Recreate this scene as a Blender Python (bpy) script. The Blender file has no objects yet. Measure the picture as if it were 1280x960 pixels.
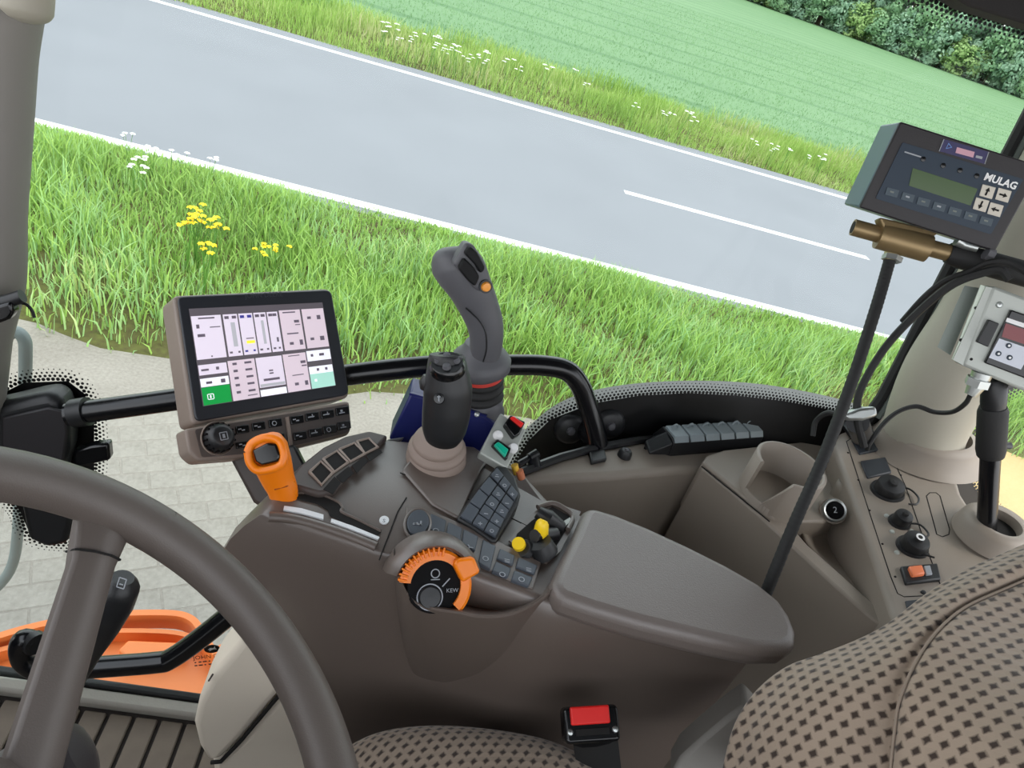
import bpy, bmesh, math, random
import numpy as np
from mathutils import Vector, Matrix

# ------------------------------------------------------------------ camera, sky, sun, exposure
SC = bpy.context.scene
COL = SC.collection
FPX = 930.0                                   # focal length in pixels of the 1280x960 frame
TH, RO, AZ = math.radians(32), math.radians(18.5), math.radians(11.3)
CAM = Vector((0, 0, 2.6))
_h = Vector((math.sin(AZ), math.cos(AZ), 0)); _z = Vector((0, 0, 1)); _r0 = Vector((math.cos(AZ), -math.sin(AZ), 0))
FW = _h * math.cos(TH) - _z * math.sin(TH)
_u0 = _h * math.sin(TH) + _z * math.cos(TH)
IR = _r0 * math.cos(RO) + _u0 * math.sin(RO)
IU = _u0 * math.cos(RO) - _r0 * math.sin(RO)
cd = bpy.data.cameras.new('camera'); cam = bpy.data.objects.new('camera', cd); COL.objects.link(cam)
cd.sensor_width = 36; cd.lens = FPX / 1280 * 36; cd.clip_start = 0.02; cd.clip_end = 600
m = Matrix.Identity(4)
for i in range(3):
    m[i][0], m[i][1], m[i][2], m[i][3] = IR[i], IU[i], -FW[i], CAM[i]
cam.matrix_world = m
SC.camera = cam

wd = bpy.data.worlds.new('World'); SC.world = wd; wd.use_nodes = True
nt = wd.node_tree; nt.nodes.clear()
_o = nt.nodes.new('ShaderNodeOutputWorld'); _b = nt.nodes.new('ShaderNodeBackground')
_tc = nt.nodes.new('ShaderNodeTexCoord'); _sp = nt.nodes.new('ShaderNodeSeparateXYZ'); _cr = nt.nodes.new('ShaderNodeValToRGB')
_cr.color_ramp.elements[0].position = 0.0; _cr.color_ramp.elements[0].color = (0.97, 0.98, 1.0, 1)
_cr.color_ramp.elements[1].position = 0.9; _cr.color_ramp.elements[1].color = (0.84, 0.91, 1.0, 1)
nt.links.new(_tc.outputs['Generated'], _sp.inputs[0]); nt.links.new(_sp.outputs[2], _cr.inputs[0])
nt.links.new(_cr.outputs[0], _b.inputs[0]); nt.links.new(_b.outputs[0], _o.inputs[0])
_b.inputs[1].default_value = 1.45

sd = bpy.data.lights.new('sun', 'SUN'); sun = bpy.data.objects.new('sun', sd); COL.objects.link(sun)
sd.energy = 1.6; sd.angle = math.radians(25); sd.color = (1.0, 0.96, 0.88)
sun.rotation_euler = (math.radians(18), math.radians(30), 0)      # high, veiled by thin cloud, from the rear

SC.view_settings.view_transform = 'Standard'; SC.view_settings.look = 'None'
SC.view_settings.gamma = 1; SC.view_settings.use_curve_mapping = False
SC.view_settings.exposure = 0.86

# ------------------------------------------------------------------ ray helpers (pixel of the photo -> point at a chosen real distance)
def ray(px, py): return FW + IR * ((px - 640) / FPX) - IU * ((py - 480) / FPX)
def hd(px, py, d): return CAM + ray(px, py) * d
def hz(px, py, z): r = ray(px, py); return CAM + r * ((z - CAM.z) / r.z)
def hy(px, py, y): r = ray(px, py); return CAM + r * (y / r.y)
def hp(px, py, pl, off=0.0):
    p, n = pl; r = ray(px, py); return CAM + r * (((p + n * off) - CAM).dot(n) / r.dot(n))
def plane3(a, b, c):
    n = (b - a).cross(c - a).normalized()
    if n.dot(CAM - a) < 0: n = -n
    return (a, n)
def depth(p): return (p - CAM).dot(FW)
def pxr(px, d): return px * d / FPX
V = Vector
rnd = random.Random(7)

# ------------------------------------------------------------------ materials
def lin(c):
    return tuple(((v / 255) / 12.92 if v / 255 <= 0.04045 else ((v / 255 + 0.055) / 1.055) ** 2.4) for v in c) + (1,)
MATS = {}
def mat(name, rgb, rough=0.5, metal=0.0, bump=0.0, scale=400.0, var=0.0, vscale=8.0, spec=0.5, emit=0.0, alpha=1.0):
    if name in MATS: return MATS[name]
    M = bpy.data.materials.new(name); M.use_nodes = True
    n = M.node_tree; b = n.nodes['Principled BSDF']
    b.inputs['Base Color'].default_value = lin(rgb); b.inputs['Roughness'].default_value = rough
    b.inputs['Metallic'].default_value = metal; b.inputs['Specular IOR Level'].default_value = spec
    if emit:
        b.inputs['Emission Color'].default_value = lin(rgb); b.inputs['Emission Strength'].default_value = emit
    tc = n.nodes.new('ShaderNodeTexCoord')
    if var:
        nz = n.nodes.new('ShaderNodeTexNoise'); nz.inputs['Scale'].default_value = vscale; nz.inputs['Detail'].default_value = 6
        n.links.new(tc.outputs['Object'], nz.inputs['Vector'])
        mx = n.nodes.new('ShaderNodeMix'); mx.data_type = 'RGBA'
        c = lin(rgb)
        mx.inputs[6].default_value = tuple(v * (1 - var) for v in c[:3]) + (1,)
        mx.inputs[7].default_value = tuple(min(1, v * (1 + var)) for v in c[:3]) + (1,)
        n.links.new(nz.outputs['Fac'], mx.inputs[0]); n.links.new(mx.outputs[2], b.inputs['Base Color'])
    if bump:
        nz2 = n.nodes.new('ShaderNodeTexNoise'); nz2.inputs['Scale'].default_value = scale; nz2.inputs['Detail'].default_value = 3
        n.links.new(tc.outputs['Object'], nz2.inputs['Vector'])
        bp = n.nodes.new('ShaderNodeBump'); bp.inputs['Strength'].default_value = bump; bp.inputs['Distance'].default_value = 0.002
        n.links.new(nz2.outputs['Fac'], bp.inputs['Height']); n.links.new(bp.outputs['Normal'], b.inputs['Normal'])
    MATS[name] = M
    return M
BROWN = mat('brown_plastic', (95, 84, 77), 0.40, bump=0.12, scale=900, var=0.05, spec=1.0)
BROWN_D = mat('dark_brown_plastic', (72, 63, 59), 0.5, bump=0.12, scale=900, var=0.05)
SIDEB = mat('side_console_plastic', (141, 131, 120), 0.5, bump=0.15, scale=900, var=0.05)
PADM = mat('armrest_vinyl', (104, 95, 90), 0.42, bump=0.2, scale=700, var=0.04, spec=0.85)
BEIGE = mat('beige_plastic', (218, 207, 190), 0.5, bump=0.12, scale=900, var=0.04)
PILLAR = mat('pillar_trim_plastic', (158, 153, 139), 0.55, bump=0.12, scale=700, var=0.04)
BLACK = mat('black_plastic', (26, 27, 29), 0.42, bump=0.1, scale=900)
BLACKG = mat('black_gloss', (12, 13, 15), 0.18)
BLACKP = mat('black_painted_tube', (14, 15, 18), 0.22)
RUBBER = mat('black_rubber', (24, 24, 24), 0.7, bump=0.15, scale=600)
GROOVE = mat('dark_gap', (16, 14, 13), 0.9)
DGREY = mat('dark_grey_grip', (84, 84, 88), 0.5, bump=0.12, scale=900)
CHAR = mat('charcoal_keys', (70, 76, 84), 0.42, bump=0.05, scale=900)
CHAR2 = mat('charcoal_wheel', (88, 80, 75), 0.45, bump=0.12, scale=800, var=0.04)
ORANGE = mat('orange_plastic', (240, 126, 10), 0.35)
ORANGE2 = mat('orange_paint', (232, 128, 62), 0.45, var=0.12, vscale=14)
YELLOW = mat('yellow_plastic', (246, 206, 30), 0.4)
RED = mat('red_plastic', (226, 34, 30), 0.35)
WHITE = mat('white_print', (228, 228, 228), 0.5)
GREYP = mat('grey_print', (150, 154, 160), 0.5)
GREEN = mat('green_switch', (10, 172, 140), 0.3)
NAVY = mat('navy_painted_steel', (22, 30, 92), 0.4)
STEEL = mat('zinc_steel', (176, 180, 178), 0.35, metal=0.85, bump=0.1, scale=200)
ALU = mat('grey_painted_aluminium', (172, 176, 170), 0.45, metal=0.2, var=0.05)
BRASS = mat('olive_zinc_tube', (138, 118, 84), 0.4, metal=0.55, var=0.15, vscale=30)
DKBLUE = mat('dark_blue_foil', (16, 38, 56), 0.5)
STEELBLUE = mat('blue_grey_case', (78, 98, 112), 0.4)
CASE = mat('black_case', (30, 27, 30), 0.5, bump=0.1, scale=500)

# ------------------------------------------------------------------ geometry kit: every shape is (verts, faces)
def join(*gs):
    vs, fs = [], []
    for v, f in gs:
        o = len(vs); vs += [V(p) for p in v]; fs += [tuple(i + o for i in q) for q in f]
    return vs, fs
def tf(g, M): return [M @ V(p) for p in g[0]], g[1]
def mv(g, d): d = V(d); return [V(p) + d for p in g[0]], g[1]
def frame(o, z, x=None):
    z = V(z).normalized(); x = V(x) if x is not None else (V((1, 0, 0)) if abs(z.x) < 0.9 else V((0, 1, 0)))
    x = (x - z * x.dot(z)).normalized(); y = z.cross(x)
    M = Matrix.Identity(4)
    for i in range(3): M[i][0], M[i][1], M[i][2], M[i][3] = x[i], y[i], z[i], o[i]
    return M
def box(sx, sy, sz, c=(0, 0, 0)):
    x, y, z = sx / 2, sy / 2, sz / 2; cx, cy, cz = c
    v = [V((cx + a * x, cy + b * y, cz + d * z)) for d in (-1, 1) for b in (-1, 1) for a in (-1, 1)]
    return v, [(0, 2, 3, 1), (4, 5, 7, 6), (0, 1, 5, 4), (2, 6, 7, 3), (0, 4, 6, 2), (1, 3, 7, 5)]
def extr(poly, vec):
    n = len(poly); vec = V(vec); poly = [V(p) for p in poly]
    nn = V((0, 0, 0))
    for i in range(n): nn += (poly[i] - poly[0]).cross(poly[(i + 1) % n] - poly[0])
    if nn.dot(vec) > 0: poly = poly[::-1]
    v = poly + [p + vec for p in poly]
    f = [tuple(range(n)), tuple(range(2 * n - 1, n - 1, -1))]
    f += [(i, i + n, (i + 1) % n + n, (i + 1) % n) for i in range(n)]
    return v, f
def rrect(w, h, r, n=4):
    pts = []
    for cx, cy, a0 in ((w / 2 - r, h / 2 - r, 0), (-w / 2 + r, h / 2 - r, 90), (-w / 2 + r, -h / 2 + r, 180), (w / 2 - r, -h / 2 + r, 270)):
        for k in range(n + 1):
            a = math.radians(a0 + 90 * k / n); pts.append((cx + r * math.cos(a), cy + r * math.sin(a)))
    return pts
def prism(poly, z0, z1): return extr([V((p[0], p[1], z0)) for p in poly], (0, 0, z1 - z0))
def loft(rings, cap=True):
    n = len(rings[0]); v = [V(p) for r in rings for p in r]; f = []
    for i in range(len(rings) - 1):
        for k in range(n):
            a = i * n + k; b = i * n + (k + 1) % n
            f.append((a, b, b + n, a + n))
    if cap:
        f.append(tuple(range(n - 1, -1, -1))); o = (len(rings) - 1) * n; f.append(tuple(range(o, o + n)))
    return v, f
def catmull(pts, n=8):
    pts = [V(p) for p in pts]; out = []
    for i in range(len(pts) - 1):
        p0 = pts[i - 1] if i else pts[0] * 2 - pts[1]; p1, p2 = pts[i], pts[i + 1]
        p3 = pts[i + 2] if i + 2 < len(pts) else pts[-1] * 2 - pts[-2]
        for k in range(n):
            t = k / n
            out.append(0.5 * ((2 * p1) + (p2 - p0) * t + (2 * p0 - 5 * p1 + 4 * p2 - p3) * t * t + (3 * p1 - p0 - 3 * p2 + p3) * t ** 3))
    out.append(pts[-1]); return out
def lerps(vals, n):
    out = []
    for i in range(len(vals) - 1):
        for k in range(n): out.append(vals[i] + (vals[i + 1] - vals[i]) * k / n)
    out.append(vals[-1]); return out
def tube(path, r, n=12, cap=True, sx=1.0, xh=None):
    path = [V(p) for p in path]; N = len(path)
    rs = r if isinstance(r, (list, tuple)) else [r] * N
    rings = []; x = None
    for i, p in enumerate(path):
        t = (path[min(i + 1, N - 1)] - path[max(i - 1, 0)]).normalized()
        if x is None:
            x = V(xh) if xh is not None else (V((0, 0, 1)) if abs(t.z) < 0.9 else V((1, 0, 0)))
        x = (x - t * x.dot(t)).normalized(); y = t.cross(x)
        rings.append([p + (x * math.cos(2 * math.pi * k / n) * sx + y * math.sin(2 * math.pi * k / n)) * rs[i] for k in range(n)])
    return loft(rings, cap)
def lathe(prof, n=32, a0=0.0, a1=360.0, close=False):
    full = abs(a1 - a0) >= 359.9; m = n if full else n + 1
    v = []; f = []
    for r, z in prof:
        for k in range(m):
            a = math.radians(a0 + (a1 - a0) * k / n); v.append(V((r * math.cos(a), r * math.sin(a), z)))
    L = len(prof)
    rr = range(L if close else L - 1)
    for i in rr:
        for k in range(n):
            a = i * m + k; b = i * m + (k + 1) % m; c = ((i + 1) % L) * m + (k + 1) % m; d = ((i + 1) % L) * m + k
            f.append((a, b, c, d))
    if not full and close:
        f.append(tuple(i * m for i in range(L - 1, -1, -1))); f.append(tuple(i * m + n for i in range(L)))
    return v, f
def cyl(r, h, n=24, r2=None):
    r2 = r if r2 is None else r2
    return loft([[V((r * math.cos(2 * math.pi * k / n), r * math.sin(2 * math.pi * k / n), 0)) for k in range(n)],
                 [V((r2 * math.cos(2 * math.pi * k / n), r2 * math.sin(2 * math.pi * k / n), h)) for k in range(n)]])
def patch(rows, n=6, m=6):
    """smooth skin over a grid of points; returns geometry and uv in metres"""
    rr = [catmull(r, n) for r in rows]; W = len(rr[0])
    cols = [catmull([rr[i][k] for i in range(len(rr))], m) for k in range(W)]
    H = len(cols[0]); v = []; f = []; uv = []
    for j in range(H):
        for k in range(W): v.append(cols[k][j])
    mk_ = W // 2; acc_v = [0]
    for j in range(1, H): acc_v.append(acc_v[-1] + (cols[mk_][j] - cols[mk_][j - 1]).length)
    for j in range(H):
        row = [0]
        for k in range(1, W): row.append(row[-1] + (cols[k][j] - cols[k - 1][j]).length)
        mid = row[mk_]
        for k in range(W): uv.append((row[k] - mid, acc_v[j]))
    for j in range(H - 1):
        for k in range(W - 1):
            a = j * W + k; f.append((a, a + 1, a + W + 1, a + W))
    return (v, f), uv
def text(s, size=1.0, align='CENTER', bold=0.0):
    cu = bpy.data.curves.new('t', 'FONT'); cu.body = s; cu.size = size; cu.align_x = align; cu.align_y = 'CENTER'; cu.resolution_u = 2; cu.offset = bold
    ob = bpy.data.objects.new('t', cu)
    COL.objects.link(ob)
    dg = bpy.context.evaluated_depsgraph_get(); me = bpy.data.meshes.new_from_object(ob.evaluated_get(dg))
    g = ([v.co.copy() for v in me.vertices], [tuple(p.vertices) for p in me.polygons])
    bpy.data.objects.remove(ob); bpy.data.curves.remove(cu); bpy.data.meshes.remove(me)
    return g

# ------------------------------------------------------------------ object kit
def wloc(o):
    p = V((0, 0, 0))
    while o is not None: p += o.location; o = o.parent
    return p
def meshof(name, g, material, smooth=40, uv=None):
    me = bpy.data.meshes.new(name); me.from_pydata([tuple(v) for v in g[0]], [], g[1]); me.update()
    if material is not None: me.materials.append(material)
    if smooth:
        me.polygons.foreach_set('use_smooth', [True] * len(me.polygons)); me.set_sharp_from_angle(angle=math.radians(smooth))
    if uv is not None:
        ul = me.uv_layers.new(name='UVMap')
        li = np.zeros(len(me.loops), dtype=np.int32); me.loops.foreach_get('vertex_index', li)
        ul.data.foreach_set('uv', np.array(uv, dtype=np.float32)[li].ravel())
    return me
def mk(name, g, material, parent=None, bevel=0.0, seg=2, smooth=40, uv=None, thick=0.0, sub=0, origin=None):
    if parent is not None: o0 = wloc(parent)
    elif origin is not None: o0 = V(origin)
    else:
        xs = [p[0] for p in g[0]]; ys = [p[1] for p in g[0]]; zs = [p[2] for p in g[0]]
        o0 = V(((min(xs) + max(xs)) / 2, (min(ys) + max(ys)) / 2, min(zs)))
    me = meshof(name, ([V(p) - o0 for p in g[0]], g[1]), material, smooth, uv)
    ob = bpy.data.objects.new(name, me); COL.objects.link(ob)
    if parent is not None: ob.parent = parent
    else: ob.location = o0
    if thick:
        md = ob.modifiers.new('solid', 'SOLIDIFY'); md.thickness = thick; md.offset = -1
    if bevel:
        md = ob.modifiers.new('bevel', 'BEVEL'); md.width = bevel; md.segments = seg; md.limit_method = 'ANGLE'; md.angle_limit = math.radians(35)
        md.use_clamp_overlap = True
    if sub:
        md = ob.modifiers.new('sub', 'SUBSURF'); md.levels = sub; md.render_levels = sub
    return ob
def tag(o, label=None, cat=None, group=None, kind=None):
    if label: o['label'] = label
    if cat: o['category'] = cat
    if group: o['group'] = group
    if kind: o['kind'] = kind
    return o
def thing(name, label, cat, loc, group=None):
    o = bpy.data.objects.new(name, None); COL.objects.link(o); o.location = V(loc); o.empty_display_size = 0.05
    return tag(o, label, cat, group)
def struct(name, g, material, label=None, **k):
    o = mk(name, g, material, **k); o['kind'] = 'structure'
    if label: o['label'] = label
    return o
def share(src, loc, parent, name=None):
    o = bpy.data.objects.new(name or src.name.split('.')[0], src.data); COL.objects.link(o); o.parent = parent; o.location = loc
    for md in src.modifiers:
        n2 = o.modifiers.new(md.name, md.type)
        if md.type == 'BEVEL': n2.width = md.width; n2.segments = md.segments; n2.limit_method = md.limit_method; n2.angle_limit = md.angle_limit
    return o
# pixel-outline slab on a plane: outline -> prism standing off the plane by h (and sunk by s)
def slab(pxs, pl, h, s=0.002):
    n = pl[1]; return extr([hp(x, y, pl, 0) - n * s for x, y in pxs], n * (h + s))
def ring_px(cx, cy, rx, ry, n=20, rot=0.0):
    out = []
    for k in range(n):
        a = 2 * math.pi * k / n; x, y = rx * math.cos(a), ry * math.sin(a); r = math.radians(rot)
        out.append((cx + x * math.cos(r) - y * math.sin(r), cy + x * math.sin(r) + y * math.cos(r)))
    return out
UPZ = V((0, 0, 1))
def zpl(z): return (V((0, 0, z)), UPZ)

# ------------------------------------------------------------------ outdoors: paving, verge, road, field, wood
def grass_mat(name, cols, nscale, rough=0.6, trans=0.25):
    M = bpy.data.materials.new(name); M.use_nodes = True; n = M.node_tree; b = n.nodes['Principled BSDF']
    b.inputs['Roughness'].default_value = rough; b.inputs['Specular IOR Level'].default_value = 0.25
    g = n.nodes.new('ShaderNodeNewGeometry'); rp = n.nodes.new('ShaderNodeValToRGB')
    for i, c in enumerate(cols):
        p = i / (len(cols) - 1)
        if i < 2: e = rp.color_ramp.elements[i]; e.position = p if i == 0 else 1.0
        if i == 0: e.color = lin(c)
    rp.color_ramp.elements[1].color = lin(cols[-1])
    for i, c in enumerate(cols[1:-1]):
        e = rp.color_ramp.elements.new((i + 1) / (len(cols) - 1)); e.color = lin(c)
    nz = n.nodes.new('ShaderNodeTexNoise'); nz.inputs['Scale'].default_value = nscale; nz.inputs['Detail'].default_value = 3
    tc = n.nodes.new('ShaderNodeTexCoord'); n.links.new(tc.outputs['Object'], nz.inputs['Vector'])
    ad = n.nodes.new('ShaderNodeMath'); ad.operation = 'MULTIPLY_ADD'
    n.links.new(g.outputs['Random Per Island'], ad.inputs[0]); ad.inputs[1].default_value = 0.55
    sb = n.nodes.new('ShaderNodeMath'); sb.operation = 'MULTIPLY_ADD'; n.links.new(nz.outputs['Fac'], sb.inputs[0]); sb.inputs[1].default_value = 1.5; sb.inputs[2].default_value = -0.52
    n.links.new(sb.outputs[0], ad.inputs[2]); n.links.new(ad.outputs[0], rp.inputs[0])
    n.links.new(rp.outputs[0], b.inputs['Base Color'])
    tr = n.nodes.new('ShaderNodeBsdfTranslucent'); n.links.new(rp.outputs[0], tr.inputs['Color'])
    mx = n.nodes.new('ShaderNodeMixShader'); mx.inputs[0].default_value = trans
    n.links.new(b.outputs[0], mx.inputs[1]); n.links.new(tr.outputs[0], mx.inputs[2])
    n.links.new(mx.outputs[0], n.nodes['Material Output'].inputs['Surface'])
    return M
def ground_mat(name, ca, cb, s1, s2, rough=0.85, bump=0.3):
    M = bpy.data.materials.new(name); M.use_nodes = True; n = M.node_tree; b = n.nodes['Principled BSDF']
    b.inputs['Roughness'].default_value = rough; b.inputs['Specular IOR Level'].default_value = 0.2
    tc = n.nodes.new('ShaderNodeTexCoord')
    a1 = n.nodes.new('ShaderNodeTexNoise'); a1.inputs['Scale'].default_value = s1; a1.inputs['Detail'].default_value = 5
    a2 = n.nodes.new('ShaderNodeTexNoise'); a2.inputs['Scale'].default_value = s2; a2.inputs['Detail'].default_value = 2
    for a in (a1, a2): n.links.new(tc.outputs['Object'], a.inputs['Vector'])
    md = n.nodes.new('ShaderNodeMath'); md.operation = 'ADD'; n.links.new(a1.outputs['Fac'], md.inputs[0]); n.links.new(a2.outputs['Fac'], md.inputs[1])
    rp = n.nodes.new('ShaderNodeValToRGB'); rp.color_ramp.elements[0].position = 0.3; rp.color_ramp.elements[0].color = lin(ca)
    rp.color_ramp.elements[1].position = 0.7; rp.color_ramp.elements[1].color = lin(cb)
    hv = n.nodes.new('ShaderNodeMath'); hv.operation = 'MULTIPLY'; hv.inputs[1].default_value = 0.5
    n.links.new(md.outputs[0], hv.inputs[0]); n.links.new(hv.outputs[0], rp.inputs[0]); n.links.new(rp.outputs[0], b.inputs['Base Color'])
    bp = n.nodes.new('ShaderNodeBump'); bp.inputs['Strength'].default_value = bump; bp.inputs['Distance'].default_value = 0.01
    n.links.new(a2.outputs['Fac'], bp.inputs['Height']); n.links.new(bp.outputs['Normal'], b.inputs['Normal'])
    return M
ASPHALT = ground_mat('asphalt', (119, 120, 125), (127, 128, 133), 0.8, 190, 0.85, 0.3)
PAVE = ground_mat('worn_paving', (120, 113, 105), (148, 141, 133), 2.2, 60, 0.9, 0.4)
PAVER = ground_mat('concrete_paver', (126, 120, 112), (150, 144, 136), 2.2, 60, 0.9, 0.4)
SOIL = ground_mat('soil_and_litter', (70, 62, 42), (92, 96, 48), 1.4, 30, 0.95, 0.6)
TAN = ground_mat('sandy_track', (168, 140, 96), (186, 160, 116), 1.2, 40, 0.95, 0.4)
PAINT = ground_mat('road_paint', (206, 206, 204), (232, 232, 230), 3, 60, 0.7, 0.2)

def flat(x0, x1, y0, y1, z): return [V((x0, y0, z)), V((x1, y0, z)), V((x1, y1, z)), V((x0, y1, z))], [(0, 1, 2, 3)]
def slabxy(x0, x1, y0, y1, z0, z1): return box(x1 - x0, y1 - y0, z1 - z0, ((x0 + x1) / 2, (y0 + y1) / 2, (z0 + z1) / 2))

gnd = struct('paved_ground', slabxy(-14, 3.0, -8, 3.75, -0.2, 0.0), PAVE, 'worn grey paved layby beside the tractor', origin=(0, 0, 0), smooth=0)
struct('sandy_track', slabxy(3.0, 40, -8, 4.75, -0.2, 0.0), TAN, 'sunlit sandy track behind the tractor', origin=(0, 0, 0), smooth=0)
# pavers of the layby, as far as they can be told apart
pv = mk('paver', box(0.214, 0.108, 0.02), PAVER, gnd, bevel=0.003, seg=1, smooth=0)
first = True
ang = math.radians(24)
for i in range(-11, 13):
    for j in range(-14, 18):
        u = i * 0.22 + (0.11 if j % 2 else 0); w = j * 0.114
        x = -0.85 + u * math.cos(ang) - w * math.sin(ang); y = 2.15 + u * math.sin(ang) + w * math.cos(ang)
        if not (-1.95 < x < 0.2 and 0.95 < y < 3.15 and y < 3.5 + 0.3 * x + 0.4): continue
        loc = (x, y, -0.0080 + rnd.uniform(-0.0008, 0.0008))
        if first: pv.location = loc; o = pv; first = False
        else: o = share(pv, loc, gnd)
        o.rotation_euler = (rnd.uniform(-.006, .006), rnd.uniform(-.006, .006), ang)

def terrain(x0, x1, y0, y1, nx, ny, fz):
    v = []; f = []
    for j in range(ny + 1):
        for i in range(nx + 1):
            x = x0 + (x1 - x0) * i / nx; y = y0 + (y1 - y0) * j / ny; v.append(V((x, y, fz(x, y))))
    W = nx + 1
    for j in range(ny):
        for i in range(nx): a = j * W + i; f.append((a, a + 1, a + W + 1, a + W))
    return v, f
def vz(x, y):
    t = max(0, min(1, (y - edge_y(x) + 0.07) / 0.8)); t2 = max(0, min(1, (6.45 - y) / 0.5))
    return -0.02 + 0.10 * t * t2 + 0.03 * math.sin(x * 1.7 + y) * t * t2
def edge_y(x): return 3.52 + 0.10 * math.sin(x * 2.1) + 0.07 * math.sin(x * 5.3 + 1) + max(0, min(1.2, (x - 1.6) * 0.55))
struct('verge_soil', terrain(-14, 30, 3.3, 6.6, 120, 16, vz), SOIL, 'soil of the near grass verge', origin=(0, 0, 0))
struct('road', slabxy(-40, 60, 6.2, 12.35, -0.2, 0.012), ASPHALT, 'grey asphalt country road', origin=(0, 0, 0), smooth=0)
tag(mk('edge_line', slabxy(-30, 50, 6.36, 6.5, 0.005, 0.016), PAINT, smooth=0), 'solid white edge line on the road by the near grass verge', 'road line')
tag(mk('edge_line', slabxy(-40, 60, 11.86, 11.99, 0.005, 0.016), PAINT, smooth=0), 'solid white edge line on the road by the far flowery verge', 'road line')
tag(mk('centre_dash', slabxy(2.36, 5.76, 8.87, 8.99, 0.005, 0.016), PAINT, smooth=0), 'single white dash in the middle of the road', 'road line')
def fz2(x, y): return -0.03 + 0.10 * max(0, min(1, (y - 12.2) / 1.2)) + 0.03 * math.sin(x * 0.9)
struct('far_verge_soil', terrain(-40, 70, 12.1, 15.2, 120, 8, fz2), SOIL, 'soil of the far flowery verge', origin=(0, 0, 0))
# young grain field with tractor tramlines in it
FIELD = ground_mat('grain_field', (93, 123, 86), (108, 136, 97), 0.25, 22, 0.8, 0.9)
n = FIELD.node_tree
tc = n.nodes.new('ShaderNodeTexCoord'); mp = n.nodes.new('ShaderNodeMapping'); wv = n.nodes.new('ShaderNodeTexWave')
mp.inputs['Rotation'].default_value = (0, 0, math.radians(3))
wv.bands_direction = 'Y'; wv.inputs['Scale'].default_value = 0.105; wv.inputs['Distortion'].default_value = 0.8; wv.inputs['Detail'].default_value = 1
n.links.new(tc.outputs['Object'], mp.inputs[0]); n.links.new(mp.outputs[0], wv.inputs['Vector'])
rp = n.nodes.new('ShaderNodeValToRGB'); rp.color_ramp.elements[0].position = 0.90; rp.color_ramp.elements[0].color = (1, 1, 1, 1)
rp.color_ramp.elements[1].position = 0.99; rp.color_ramp.elements[1].color = (0.72, 0.80, 0.74, 1)
n.links.new(wv.outputs['Fac'], rp.inputs[0])
bb = n.nodes['Principled BSDF']; src = bb.inputs['Base Color'].links[0].from_socket
mm = n.nodes.new('ShaderNodeMix'); mm.data_type = 'RGBA'; mm.blend_type = 'MULTIPLY'; mm.inputs[0].default_value = 1
n.links.new(src, mm.inputs[6]); n.links.new(rp.outputs[0], mm.inputs[7]); n.links.new(mm.outputs[2], bb.inputs['Base Color'])
struct('grain_field', terrain(-300, 400, 14.9, 420, 40, 40, lambda x, y: 0.06), FIELD, 'pale green field of young grain', origin=(0, 0, 0))

# grass blades
def blades(name, n, sample, hmin, hmax, wid, material, label, seed, bend=0.5):
    rg = np.random.default_rng(seed)
    P = sample(rg, n); N = len(P)
    h = rg.uniform(hmin, hmax, N) * P[:, 3]; a = rg.uniform(0, 2 * np.pi, N); w = wid * rg.uniform(0.6, 1.4, N) * 0.5
    la = rg.uniform(0, 2 * np.pi, N); lb = rg.uniform(0.1, 1.0, N) * bend * h
    wx, wy = np.cos(a) * w, np.sin(a) * w; lx, ly = np.cos(la) * lb, np.sin(la) * lb
    base = P[:, :3]
    Vt = np.zeros((N, 5, 3), np.float32)
    off = np.stack([wx, wy, 0 * wx], 1); ln = np.stack([lx, ly, 0 * lx], 1); up = np.stack([0 * h, 0 * h, h], 1)
    Vt[:, 0] = base - off; Vt[:, 1] = base + off
    Vt[:, 2] = base - off * 0.8 + ln * 0.3 + up * 0.6; Vt[:, 3] = base + off * 0.8 + ln * 0.3 + up * 0.6
    Vt[:, 4] = base + ln + up * 0.95
    me = bpy.data.meshes.new(name); me.vertices.add(N * 5); me.vertices.foreach_set('co', Vt.ravel())
    k = np.arange(N)[:, None] * 5
    q = (k + np.array([0, 1, 3, 2])).ravel(); t = (k + np.array([2, 3, 4])).ravel()
    loops = np.concatenate([q, t]).astype(np.int32); me.loops.add(len(loops)); me.loops.foreach_set('vertex_index', loops)
    me.polygons.add(2 * N); st = np.concatenate([np.arange(N) * 4, 4 * N + np.arange(N) * 3]).astype(np.int32)
    me.polygons.foreach_set('loop_start', st)
    me.update(calc_edges=True); me.validate(); me.materials.append(material)
    me.polygons.foreach_set('use_smooth', [True] * (2 * N))
    ob = bpy.data.objects.new(name, me); COL.objects.link(ob)
    return tag(ob, label, 'grass', kind='stuff')
GR1 = grass_mat('verge_grass', [(104, 138, 66), (136, 172, 82), (160, 190, 98), (150, 188, 126), (194, 204, 134)], 0.9)
GR2 = grass_mat('far_grass', [(124, 156, 74), (146, 178, 86), (166, 188, 106), (198, 192, 150)], 0.5)
GR3 = grass_mat('grain', [(114, 146, 102), (124, 157, 112), (136, 168, 124)], 0.35)
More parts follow.
